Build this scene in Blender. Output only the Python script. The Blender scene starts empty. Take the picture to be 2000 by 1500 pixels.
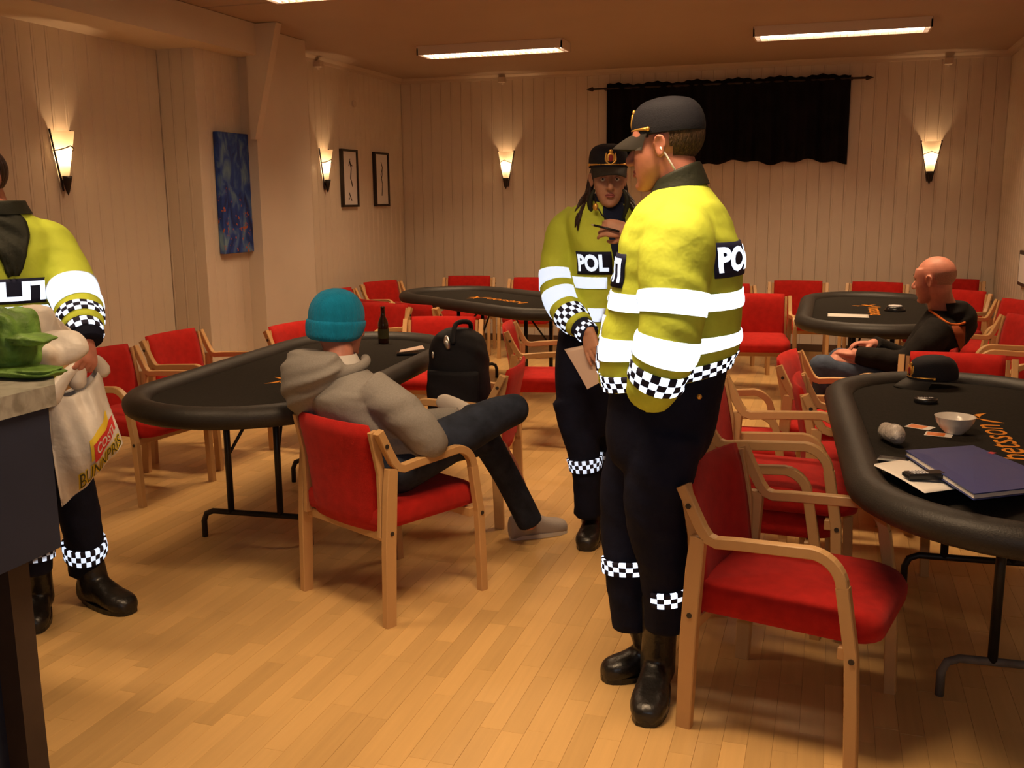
import bpy, bmesh, math, random
import numpy as np
from mathutils import Vector, Matrix
random.seed(7); rng = np.random.default_rng(7)
SC = bpy.context.scene; COL = SC.collection
R = math.radians

# ------------------------------------------------------------------ camera
EYE = 1.56
FPX, PITCH, ROLL, YAW = 1937.0, R(10.6), R(-0.504), R(17.77)
_f0 = np.array([-math.sin(YAW), math.cos(YAW), 0]); _r0 = np.array([math.cos(YAW), math.sin(YAW), 0]); _z = np.array([0, 0, 1.0])
FW = _f0*math.cos(PITCH) - _z*math.sin(PITCH); _u = _z*math.cos(PITCH) + _f0*math.sin(PITCH)
RT = _r0*math.cos(ROLL) + _u*math.sin(ROLL); UP = _u*math.cos(ROLL) - _r0*math.sin(ROLL)
cam = bpy.data.cameras.new('camera'); camo = bpy.data.objects.new('camera', cam); COL.objects.link(camo)
cam.sensor_width = 36.0; cam.lens = FPX/2000*36.0; cam.clip_start = 0.05
camo.matrix_world = Matrix(((RT[0], UP[0], -FW[0], 0), (RT[1], UP[1], -FW[1], 0), (RT[2], UP[2], -FW[2], EYE), (0, 0, 0, 1)))
SC.camera = camo
def ray(x, y): return (x-1000)*RT-(y-750)*UP+FPX*FW
def at(x, y, Y):
    """room point seen at photo pixel (x, y) standing at depth Y from the photographer"""
    d = ray(x, y); return np.array([0, 0, EYE])+d*Y/d[1]
def atz(x, y, z):
    d = ray(x, y); return np.array([0, 0, EYE])+d*(z-EYE)/d[2]

# ------------------------------------------------------------------ light, exposure
SC.view_settings.view_transform = 'Standard'; SC.view_settings.look = 'None'
SC.view_settings.exposure = 0.48; SC.view_settings.gamma = 1.0; SC.view_settings.use_curve_mapping = False
SC.cycles.use_denoising = True
wd = bpy.data.worlds.new('world'); SC.world = wd; wd.use_nodes = True
wd.node_tree.nodes['Background'].inputs[0].default_value = (0.02, 0.012, 0.006, 1)
wd.node_tree.nodes['Background'].inputs[1].default_value = 0.3
def lamp(name, kind, loc, power, color, rot=(0, 0, 0), **k):
    l = bpy.data.lights.new(name, kind); l.energy = power; l.color = color
    for a, b in k.items(): setattr(l, a, b)
    o = bpy.data.objects.new(name, l); COL.objects.link(o); o.location = loc; o.rotation_euler = rot
    return o
WARM = (1.0, 0.68, 0.39)
TUBE_POWER = 25.0; SCONCE_POWER = 15.0; FLASH_POWER = 14.0
# the camera's own flash, a hand's breadth beside and above the lens
lamp('camera_flash', 'POINT', tuple(np.array([0, 0, EYE])+RT*0.04+UP*0.055), FLASH_POWER, (0.80, 0.88, 1.0), shadow_soft_size=0.025)

# ------------------------------------------------------------------ materials
def mat(name, base, rough=0.6, spec=0.4, metal=0.0, var=0.0, vscale=8.0, bump=0.0, bscale=60.0, stretch=(1, 1, 1), coord='Object', sheen=0.0, coat=0.0, emis=None, estr=0.0, trans=0.0, sss=0.0, detail=4.0):
    m = bpy.data.materials.new(name); m.use_nodes = True; nt = m.node_tree; N = nt.nodes; L = nt.links
    b = N['Principled BSDF']
    b.inputs['Base Color'].default_value = (*base, 1); b.inputs['Roughness'].default_value = rough
    b.inputs['Specular IOR Level'].default_value = spec; b.inputs['Metallic'].default_value = metal
    b.inputs['Sheen Weight'].default_value = sheen; b.inputs['Coat Weight'].default_value = coat
    b.inputs['Transmission Weight'].default_value = trans
    if sss: b.inputs['Subsurface Weight'].default_value = sss; b.inputs['Subsurface Radius'].default_value = (0.02, 0.008, 0.004); b.inputs['Subsurface Scale'].default_value = 0.5
    if emis: b.inputs['Emission Color'].default_value = (*emis, 1); b.inputs['Emission Strength'].default_value = estr
    if var or bump:
        tc = N.new('ShaderNodeTexCoord'); mp = N.new('ShaderNodeMapping'); mp.inputs['Scale'].default_value = stretch
        L.new(tc.outputs[coord], mp.inputs['Vector'])
    if var:
        n = N.new('ShaderNodeTexNoise'); n.inputs['Scale'].default_value = vscale; n.inputs['Detail'].default_value = detail
        L.new(mp.outputs[0], n.inputs['Vector'])
        cr = N.new('ShaderNodeValToRGB')
        cr.color_ramp.elements[0].position = 0.3; cr.color_ramp.elements[1].position = 0.7
        cr.color_ramp.elements[0].color = (*[max(0, c*(1-var)) for c in base], 1); cr.color_ramp.elements[1].color = (*[min(1, c*(1+var)) for c in base], 1)
        L.new(n.outputs['Fac'], cr.inputs[0]); L.new(cr.outputs[0], b.inputs['Base Color'])
    if bump:
        n2 = N.new('ShaderNodeTexNoise'); n2.inputs['Scale'].default_value = bscale; n2.inputs['Detail'].default_value = 3
        L.new(mp.outputs[0], n2.inputs['Vector'])
        bp = N.new('ShaderNodeBump'); bp.inputs['Strength'].default_value = bump; bp.inputs['Distance'].default_value = 0.01
        L.new(n2.outputs['Fac'], bp.inputs['Height']); L.new(bp.outputs[0], b.inputs['Normal'])
    return m
def wood_mat(name, base, island=False, var=0.22, rough=0.38, along=1, gs=1.0):
    """grained wood; every piece draws its own tone"""
    m = mat(name, base, rough, 0.35); nt = m.node_tree; N = nt.nodes; L = nt.links; b = N['Principled BSDF']
    tc = N.new('ShaderNodeTexCoord'); mp = N.new('ShaderNodeMapping')
    sc = [55*gs]*3; sc[along] = 2.2*gs; mp.inputs['Scale'].default_value = sc
    if island:
        g = N.new('ShaderNodeNewGeometry'); rnd = g.outputs['Random Per Island']
    else:
        g = N.new('ShaderNodeObjectInfo'); rnd = g.outputs['Random']
    L.new(tc.outputs['Object'], mp.inputs['Vector'])
    cm = N.new('ShaderNodeCombineXYZ'); mu = N.new('ShaderNodeMath'); mu.operation = 'MULTIPLY'; mu.inputs[1].default_value = 37.0
    L.new(rnd, mu.inputs[0]); L.new(mu.outputs[0], cm.inputs[0]); L.new(mu.outputs[0], cm.inputs[1]); L.new(cm.outputs[0], mp.inputs['Location'])
    n = N.new('ShaderNodeTexNoise'); n.inputs['Scale'].default_value = 1.0; n.inputs['Detail'].default_value = 4; L.new(mp.outputs[0], n.inputs['Vector'])
    ad = N.new('ShaderNodeMath'); ad.operation = 'MULTIPLY_ADD'; ad.inputs[1].default_value = 0.45; L.new(n.outputs['Fac'], ad.inputs[0])
    m2 = N.new('ShaderNodeMath'); m2.operation = 'MULTIPLY'; m2.inputs[1].default_value = 0.55; L.new(rnd, m2.inputs[0]); L.new(m2.outputs[0], ad.inputs[2])
    cr = N.new('ShaderNodeValToRGB'); e = cr.color_ramp.elements
    e[0].position = 0.12; e[1].position = 0.85
    e[0].color = (*[c*(1-var) for c in base], 1); e[1].color = (*[min(1, c*(1+var)) for c in base], 1)
    L.new(ad.outputs[0], cr.inputs[0]); L.new(cr.outputs[0], b.inputs['Base Color'])
    return m
def retro_mat(name, checker=None):
    """glass-bead reflective tape: a pale film whose beads send light back towards where it came from"""
    m = bpy.data.materials.new(name); m.use_nodes = True; nt = m.node_tree; N = nt.nodes; L = nt.links
    N.remove(N['Principled BSDF']); out = N['Material Output']
    d = N.new('ShaderNodeBsdfDiffuse'); d.inputs[0].default_value = (0.45, 0.47, 0.52, 1)
    g = N.new('ShaderNodeBsdfAnisotropic'); g.inputs['Roughness'].default_value = 0.24; g.inputs['Color'].default_value = (0.9, 0.93, 1.0, 1)
    geo = N.new('ShaderNodeNewGeometry'); L.new(geo.outputs['Incoming'], g.inputs['Normal'])
    mx = N.new('ShaderNodeMixShader'); mx.inputs[0].default_value = 0.5
    L.new(d.outputs[0], mx.inputs[1]); L.new(g.outputs[0], mx.inputs[2])
    last = mx.outputs[0]
    if checker:
        tc = N.new('ShaderNodeTexCoord'); mp = N.new('ShaderNodeMapping'); mp.inputs['Scale'].default_value = (checker[0], checker[1], 1)
        L.new(tc.outputs['UV'], mp.inputs['Vector'])
        ck = N.new('ShaderNodeTexChecker'); ck.inputs['Scale'].default_value = 1.0; L.new(mp.outputs[0], ck.inputs['Vector'])
        dk = N.new('ShaderNodeBsdfDiffuse'); dk.inputs[0].default_value = (0.035, 0.035, 0.06, 1)
        m2 = N.new('ShaderNodeMixShader'); L.new(ck.outputs['Fac'], m2.inputs[0]); L.new(dk.outputs[0], m2.inputs[1]); L.new(last, m2.inputs[2]); last = m2.outputs[0]
    L.new(last, out.inputs['Surface'])
    return m
M = {}
M['wall'] = mat('cream_panel_paint', (0.69, 0.595, 0.475), 0.42, 0.4, var=0.05, vscale=2, bump=0.02, bscale=200)
M['plaster'] = mat('cream_plaster', (0.69, 0.595, 0.475), 0.7, 0.3, var=0.04, vscale=2, bump=0.03, bscale=90)
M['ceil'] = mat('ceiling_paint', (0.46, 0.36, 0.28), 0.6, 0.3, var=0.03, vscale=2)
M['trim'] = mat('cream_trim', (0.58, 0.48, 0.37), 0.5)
M['base'] = mat('brown_baseboard', (0.10, 0.055, 0.032), 0.5)
FLOORC = (0.60, 0.375, 0.145)
M['plank'] = wood_mat('beech_strip', FLOORC, False, 0.17, 0.34, 1)
M['planks'] = wood_mat('beech_strip_field', FLOORC, True, 0.17, 0.34, 1)
M['sub'] = mat('floor_joint', (0.45, 0.27, 0.10), 0.7)
M['beech'] = wood_mat('chair_beech', (0.56, 0.33, 0.14), False, 0.10, 0.4, 2, 0.8)
M['red'] = mat('red_wool', (0.44, 0.014, 0.010), 0.9, 0.15, var=0.12, vscale=25, bump=0.25, bscale=500, sheen=0.06)
M['bolt'] = mat('bolt_dark', (0.03, 0.022, 0.018), 0.4, 0.5)
M['vinyl'] = mat('black_vinyl', (0.026, 0.022, 0.019), 0.5, 0.3, var=0.15, vscale=6, bump=0.12, bscale=180)
M['felt'] = mat('black_felt', (0.024, 0.021, 0.018), 0.95, 0.05, var=0.15, vscale=120)
M['blackmetal'] = mat('black_metal', (0.014, 0.013, 0.012), 0.45, 0.5)
M['palemetal'] = mat('scuffed_grey_metal', (0.16, 0.14, 0.12), 0.6, 0.3, var=0.35, vscale=14)
M['orange'] = mat('orange_print', (0.75, 0.27, 0.02), 0.8, 0.2)
M['navy'] = mat('navy_cloth', (0.006, 0.008, 0.024), 0.85, 0.2, var=0.3, vscale=9, bump=0.35, bscale=24)
M['navy2'] = mat('navy_shirt', (0.012, 0.018, 0.05), 0.8, 0.2, bump=0.2, bscale=40)
M['panel'] = mat('dark_blue_panel', (0.016, 0.02, 0.06), 0.7, 0.2)
M['hivis'] = mat('high_visibility_yellow', (0.60, 0.73, 0.075), 0.75, 0.25, var=0.07, vscale=9, bump=0.8, bscale=13)
M['collar'] = mat('dark_green_collar', (0.018, 0.020, 0.012), 0.6, 0.3, bump=0.2, bscale=60)
M['retro'] = retro_mat('reflective_tape')
M['check'] = retro_mat('checkered_reflective_tape', (1, 1))
M['skin'] = mat('skin', (0.52, 0.26, 0.17), 0.5, 0.35, var=0.10, vscale=30, sss=0.12, bump=0.05, bscale=300)
M['skinred'] = mat('skin_flushed', (0.50, 0.20, 0.14), 0.5, 0.35, var=0.12, vscale=26, sss=0.12, bump=0.05, bscale=300)
M['lip'] = mat('lips', (0.36, 0.10, 0.09), 0.45, 0.4)
M['eye'] = mat('eye_white', (0.6, 0.56, 0.52), 0.2, 0.5)
M['iris'] = mat('dark_iris', (0.03, 0.03, 0.03), 0.15, 0.6)
M['brow'] = mat('brown_eyebrow', (0.06, 0.03, 0.018), 0.8)
M['hairb'] = mat('short_brown_hair', (0.075, 0.04, 0.018), 0.7, 0.3, var=0.5, vscale=160, bump=0.8, bscale=260, stretch=(1, 1, 0.3))
M['haird'] = mat('long_dark_hair', (0.03, 0.013, 0.010), 0.45, 0.4, var=0.5, vscale=60, bump=0.8, bscale=120, stretch=(1, 1, 0.08))
M['stubble'] = mat('shaved_stubble', (0.36, 0.185, 0.125), 0.6, 0.3, var=0.25, vscale=300)
M['cap'] = mat('navy_cap_cloth', (0.012, 0.012, 0.018), 0.8, 0.25, bump=0.2, bscale=300)
M['visor'] = mat('cap_visor_cloth', (0.030, 0.026, 0.022), 0.7, 0.3)
M['gold'] = mat('gold_metal', (0.85, 0.48, 0.10), 0.35, 0.5, metal=0.7)
M['badgered'] = mat('badge_red', (0.35, 0.02, 0.02), 0.5)
M['boot'] = mat('black_leather', (0.014, 0.012, 0.011), 0.35, 0.5, var=0.3, vscale=14, bump=0.3, bscale=40)
M['teal'] = mat('teal_knit', (0.004, 0.21, 0.40), 0.9, 0.15, var=0.1, vscale=40, bump=0.5, bscale=220, stretch=(1, 1, 0.25), sheen=0.1)
M['hoodie'] = mat('grey_melange_jersey', (0.27, 0.25, 0.23), 0.95, 0.1, var=0.10, vscale=220, bump=0.35, bscale=20)
M['tee'] = mat('white_jersey', (0.62, 0.58, 0.54), 0.9, 0.1, bump=0.2, bscale=30)
M['jeans'] = mat('dark_denim', (0.020, 0.026, 0.044), 0.85, 0.2, var=0.35, vscale=18, bump=0.35, bscale=28)
M['jeansb'] = mat('blue_denim', (0.06, 0.078, 0.12), 0.85, 0.2, var=0.3, vscale=20, bump=0.3, bscale=30)
M['sneaker'] = mat('grey_canvas', (0.36, 0.31, 0.28), 0.8, 0.2, bump=0.15, bscale=150)
M['sole'] = mat('white_rubber', (0.55, 0.5, 0.45), 0.7)
M['blackjersey'] = mat('black_jersey', (0.012, 0.010, 0.009), 0.9, 0.15, bump=0.35, bscale=22)
M['orangecloth'] = mat('orange_jersey', (0.50, 0.11, 0.02), 0.85, 0.15)
M['rustcloth'] = mat('rust_lining', (0.22, 0.05, 0.018), 0.9, 0.1)
M['curtain'] = mat('black_curtain_cloth', (0.008, 0.007, 0.009), 0.95, 0.1, var=0.3, vscale=5)
M['iron'] = mat('wrought_iron', (0.020, 0.012, 0.008), 0.55, 0.4)
M['frame'] = mat('black_picture_frame', (0.016, 0.009, 0.006), 0.4, 0.4)
M['paper'] = mat('white_paper', (0.78, 0.74, 0.70), 0.8, 0.2)
M['paperp'] = mat('pinkish_paper', (0.66, 0.50, 0.42), 0.8, 0.2)
M['porcelain'] = mat('white_porcelain', (0.75, 0.70, 0.64), 0.2, 0.5)
M['folder'] = mat('blue_plastic_folder', (0.035, 0.05, 0.22), 0.4, 0.45, bump=0.05, bscale=12)
M['phone'] = mat('black_plastic', (0.012, 0.012, 0.014), 0.25, 0.5)
M['keys'] = mat('pale_key', (0.75, 0.72, 0.75), 0.5)
M['pack'] = mat('black_nylon', (0.006, 0.006, 0.010), 0.7, 0.3, var=0.3, vscale=10, bump=0.3, bscale=18)
M['silver'] = mat('silver_metal', (0.7, 0.68, 0.66), 0.3, 0.5, metal=0.9)
M['bottle'] = mat('brown_bottle_glass', (0.045, 0.014, 0.006), 0.12, 0.6)
M['bluewood'] = mat('blue_grey_paint', (0.020, 0.026, 0.052), 0.6, 0.3, var=0.12, vscale=6)
M['basewood'] = mat('brown_wood_edge', (0.055, 0.035, 0.026), 0.6, 0.3, var=0.15, vscale=8)
M['bag'] = mat('white_polythene', (0.62, 0.57, 0.52), 0.4, 0.4, var=0.10, vscale=10, bump=0.5, bscale=18)
M['baggreen'] = mat('green_polythene', (0.12, 0.24, 0.04), 0.55, 0.35, var=0.4, vscale=14, bump=0.9, bscale=30)
M['yellow'] = mat('yellow_print', (0.72, 0.52, 0.03), 0.6)
M['redprint'] = mat('red_print', (0.55, 0.03, 0.03), 0.6)
M['olive'] = mat('dark_olive_print', (0.06, 0.055, 0.015), 0.6)
M['wrap'] = mat('clear_crinkled_wrap', (0.52, 0.48, 0.44), 0.22, 0.6, var=0.25, vscale=30, bump=1.0, bscale=45)
M['cardback'] = mat('orange_card_print', (0.75, 0.22, 0.05), 0.5)
M['housing'] = mat('lamp_housing', (0.75, 0.65, 0.56), 0.5, 0.3)
M['louver'] = mat('lamp_louver', (0.75, 0.68, 0.6), 0.35, 0.5)
M['tube'] = mat('lit_tube', (0.9, 0.8, 0.7), 0.5, emis=(1.0, 0.80, 0.62), estr=5.0)
def marble():
    m = mat('grey_marble', (0.4, 0.36, 0.3), 0.3, 0.45); nt = m.node_tree; N = nt.nodes; L = nt.links; b = N['Principled BSDF']
    tc = N.new('ShaderNodeTexCoord'); n = N.new('ShaderNodeTexNoise'); n.inputs['Scale'].default_value = 9; n.inputs['Detail'].default_value = 8; n.inputs['Distortion'].default_value = 1.6
    L.new(tc.outputs['Object'], n.inputs['Vector']); cr = N.new('ShaderNodeValToRGB'); e = cr.color_ramp.elements
    e[0].position = 0.36; e[0].color = (0.20, 0.185, 0.15, 1); e[1].position = 0.56; e[1].color = (0.36, 0.34, 0.29, 1)
    L.new(n.outputs['Fac'], cr.inputs[0]); L.new(cr.outputs[0], b.inputs['Base Color']); return m
M['marble'] = marble()
def painting():
    m = mat('blue_abstract_paint', (0.02, 0.05, 0.2), 0.5, 0.3); nt = m.node_tree; N = nt.nodes; L = nt.links; b = N['Principled BSDF']
    tc = N.new('ShaderNodeTexCoord'); mp = N.new('ShaderNodeMapping'); mp.inputs['Scale'].default_value = (1, 1, 0.45); L.new(tc.outputs['Object'], mp.inputs[0])
    n = N.new('ShaderNodeTexNoise'); n.inputs['Scale'].default_value = 11; n.inputs['Detail'].default_value = 7; n.inputs['Distortion'].default_value = 0.8; L.new(mp.outputs[0], n.inputs['Vector'])
    cr = N.new('ShaderNodeValToRGB'); e = cr.color_ramp.elements; e[0].position = 0.32; e[0].color = (0.010, 0.016, 0.10, 1); e[1].position = 0.75; e[1].color = (0.20, 0.34, 0.42, 1)
    x = e.new(0.5); x.color = (0.02, 0.07, 0.34, 1)
    L.new(n.outputs['Fac'], cr.inputs[0])
    v = N.new('ShaderNodeTexNoise'); v.inputs['Scale'].default_value = 26; v.inputs['Detail'].default_value = 2; L.new(tc.outputs['Object'], v.inputs['Vector'])
    sx = N.new('ShaderNodeSeparateXYZ'); L.new(tc.outputs['Object'], sx.inputs[0])
    mr = N.new('ShaderNodeMapRange'); mr.inputs[1].default_value = 0.22; mr.inputs[2].default_value = -0.1; mr.inputs[3].default_value = -0.16; mr.inputs[4].default_value = 0.0; L.new(sx.outputs[2], mr.inputs[0])
    ad = N.new('ShaderNodeMath'); L.new(v.outputs['Fac'], ad.inputs[0]); L.new(mr.outputs[0], ad.inputs[1])
    c2 = N.new('ShaderNodeValToRGB'); c2.color_ramp.elements[0].position = 0.62; c2.color_ramp.elements[1].position = 0.68; L.new(ad.outputs[0], c2.inputs[0])
    mx = N.new('ShaderNodeMixRGB'); L.new(c2.outputs[0], mx.inputs[0]); L.new(cr.outputs[0], mx.inputs[1]); mx.inputs[2].default_value = (0.45, 0.11, 0.04, 1)
    L.new(mx.outputs[0], b.inputs['Base Color']); return m
M['painting'] = painting()
def glass_shade():
    m = bpy.data.materials.new('frosted_lamp_glass'); m.use_nodes = True; nt = m.node_tree; N = nt.nodes; L = nt.links
    N.remove(N['Principled BSDF']); t = N.new('ShaderNodeBsdfTranslucent'); t.inputs[0].default_value = (0.95, 0.86, 0.72, 1)
    d = N.new('ShaderNodeBsdfDiffuse'); d.inputs[0].default_value = (0.85, 0.78, 0.66, 1)
    mx = N.new('ShaderNodeMixShader'); mx.inputs[0].default_value = 0.35; L.new(t.outputs[0], mx.inputs[1]); L.new(d.outputs[0], mx.inputs[2]); L.new(mx.outputs[0], N['Material Output'].inputs[0])
    return m
M['shade'] = glass_shade()
M['bulb'] = mat('lit_bulb', (1, 0.9, 0.7), 0.5, emis=(1.0, 0.72, 0.40), estr=12.0)

# ------------------------------------------------------------------ mesh helpers
def link(o, parent=None):
    COL.objects.link(o)
    if parent is not None: o.parent = parent
    return o
def mobj(name, V, F, m, parent=None, smooth=False, uv=None, loc=None):
    me = bpy.data.meshes.new(name)
    me.from_pydata([tuple(map(float, v)) for v in V], [], [tuple(map(int, f)) for f in F])
    if uv is not None:
        l = me.uv_layers.new(name='UVMap')
        for i, lp in enumerate(me.loops): l.data[i].uv = uv[lp.vertex_index]
    if m is not None: me.materials.append(m)
    if smooth: me.polygons.foreach_set('use_smooth', [True]*len(me.polygons))
    me.update()
    o = bpy.data.objects.new(name, me)
    if loc is not None: o.location = loc
    return link(o, parent)
def inst(name, me, parent, loc=(0, 0, 0), rotz=0):
    o = bpy.data.objects.new(name, me); o.location = loc; o.rotation_euler = (0, 0, rotz); return link(o, parent)
def thing(name, label, cat, loc=(0, 0, 0), rotz=0, group=None):
    o = bpy.data.objects.new(name, None); o.empty_display_size = 0.1; COL.objects.link(o)
    o.location = tuple(map(float, loc)); o.rotation_euler = (0, 0, rotz); o['label'] = label; o['category'] = cat
    if group: o['group'] = group
    return o
def tag(o, label, cat, group=None):
    o['label'] = label; o['category'] = cat
    if group: o['group'] = group
    return o
def struct(o, label=None):
    o['kind'] = 'structure'
    return o
class MB:
    """collects shapes into one mesh"""
    def __init__(s): s.V = []; s.F = []
    def add(s, V, F):
        k = len(s.V); s.V += [tuple(map(float, v)) for v in V]; s.F += [tuple(i+k for i in f) for f in F]; return s
    def box(s, x0, x1, y0, y1, z0, z1, ch=0.0):
        if ch <= 0:
            return s.add([(x0, y0, z0), (x1, y0, z0), (x1, y1, z0), (x0, y1, z0), (x0, y0, z1), (x1, y0, z1), (x1, y1, z1), (x0, y1, z1)],
                         [(3, 2, 1, 0), (4, 5, 6, 7), (0, 1, 5, 4), (1, 2, 6, 5), (2, 3, 7, 6), (3, 0, 4, 7)])
        a = [(x0, y0), (x1, y0), (x1, y1), (x0, y1)]
        b = [(x0+ch, y0+ch), (x1-ch, y0+ch), (x1-ch, y1-ch), (x0+ch, y1-ch)]
        V = [(*p, z0) for p in b]+[(*p, z0+ch) for p in a]+[(*p, z1-ch) for p in a]+[(*p, z1) for p in b]
        F = [(3, 2, 1, 0), (12, 13, 14, 15)]
        for k in range(3):
            for i in range(4): j = (i+1) % 4; F.append((4*k+i, 4*k+j, 4*k+4+j, 4*k+4+i))
        return s.add(V, F)
    def tube(s, P, r, n=10, caps=True):
        V, F = tube(P, r, n, caps); return s.add(V, F)
    def cyl(s, c, r, h, n=16, axis=2):
        P = [np.array(c, float), np.array(c, float)]; P[1][axis] += h; return s.tube(P, [r, r], n)
    def lathe(s, prof, n=24, c=(0, 0, 0)):
        V = []; F = []
        for (r, z) in prof:
            for i in range(n): a = 2*math.pi*i/n; V.append((c[0]+r*math.cos(a), c[1]+r*math.sin(a), c[2]+z))
        for k in range(len(prof)-1):
            for i in range(n): j = (i+1) % n; F.append((k*n+i, k*n+j, k*n+n+j, k*n+n+i))
        return s.add(V, F)
    def ell(s, c, r, n=16, m=10, Mx=None):
        V, F = ellipsoid(c, r, n, m, Mx); return s.add(V, F)
    def build(s, name, m, parent=None, smooth=False, loc=None): return mobj(name, s.V, s.F, m, parent, smooth, None, loc)
def nrm(v):
    v = np.asarray(v, float); return v/(np.linalg.norm(v)+1e-12)
def frames(P, hint=None):
    P = np.asarray(P, float); n = len(P); T = np.zeros_like(P)
    for i in range(n): T[i] = nrm(P[min(i+1, n-1)]-P[max(i-1, 0)])
    h = np.array(hint if hint is not None else ([0, 0, 1] if abs(T[0][2]) < 0.9 else [1, 0, 0]), float)
    out = []
    for i in range(n):
        a = nrm(h-T[i]*(h@T[i])); b = np.cross(T[i], a); out.append((a, b)); h = a
    return out
def tube(P, r, n=10, caps=True, flat=None):
    P = np.asarray(P, float); fr = frames(P); V = []; F = []
    if np.isscalar(r): r = [r]*len(P)
    for p, (a, b), q in zip(P, fr, r):
        for i in range(n): t = 2*math.pi*i/n; V.append(p+q*(a*math.cos(t)+b*math.sin(t)))
    for k in range(len(P)-1):
        for i in range(n): j = (i+1) % n; F.append((k*n+i, k*n+j, k*n+n+j, k*n+n+i))
    if caps:
        F.append(tuple(range(n-1, -1, -1))); F.append(tuple((len(P)-1)*n+i for i in range(n)))
    return V, F
def ctube(P, r, n=10, k=5):
    """tube with rounded ends and a smooth path"""
    P = np.asarray(P, float); r = list(r) if not np.isscalar(r) else [r]*len(P)
    t = np.linspace(0, len(P)-1, (len(P)-1)*k+1); Q = cr(P, t); q = cr(np.array(r)[:, None], t)[:, 0]
    d0 = nrm(Q[0]-Q[1]); d1 = nrm(Q[-1]-Q[-2])
    Q = np.vstack([Q[0]+d0*q[0]*.9, Q[0]+d0*q[0]*.55, Q, Q[-1]+d1*q[-1]*.55, Q[-1]+d1*q[-1]*.9]); q = np.concatenate([[q[0]*.35, q[0]*.83], q, [q[-1]*.83, q[-1]*.35]])
    return tube(Q, q, n)
def ellipsoid(c, r, n=16, m=10, Mx=None):
    V = []; F = []; c = np.asarray(c, float)
    Mx = np.eye(3) if Mx is None else Mx
    V.append(c+Mx@np.array([0, 0, r[2]]))
    for k in range(1, m):
        p = math.pi*k/m
        for i in range(n): t = 2*math.pi*i/n; V.append(c+Mx@np.array([r[0]*math.sin(p)*math.cos(t), r[1]*math.sin(p)*math.sin(t), r[2]*math.cos(p)]))
    V.append(c+Mx@np.array([0, 0, -r[2]]))
    for i in range(n): F.append((0, 1+i, 1+(i+1) % n))
    for k in range(m-2):
        for i in range(n): j = (i+1) % n; F.append((1+k*n+i, 1+k*n+n+i, 1+k*n+n+j, 1+k*n+j))
    L = len(V)-1
    for i in range(n): F.append((L, 1+(m-2)*n+(i+1) % n, 1+(m-2)*n+i))
    return V, F
def cr(P, t):
    """Catmull-Rom through the rows of P at parameters t (0..n-1)"""
    P = np.asarray(P, float); n = len(P); t = np.clip(np.asarray(t, float), 0, n-1-1e-9); i = np.floor(t).astype(int); f = (t-i)[:, None]
    g = lambda k: P[np.clip(k, 0, n-1)]
    p0, p1, p2, p3 = g(i-1), g(i), g(i+1), g(i+2)
    return 0.5*((2*p1)+(-p0+p2)*f+(2*p0-5*p1+4*p2-p3)*f*f+(-p0+3*p1-3*p2+p3)*f**3)
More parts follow.
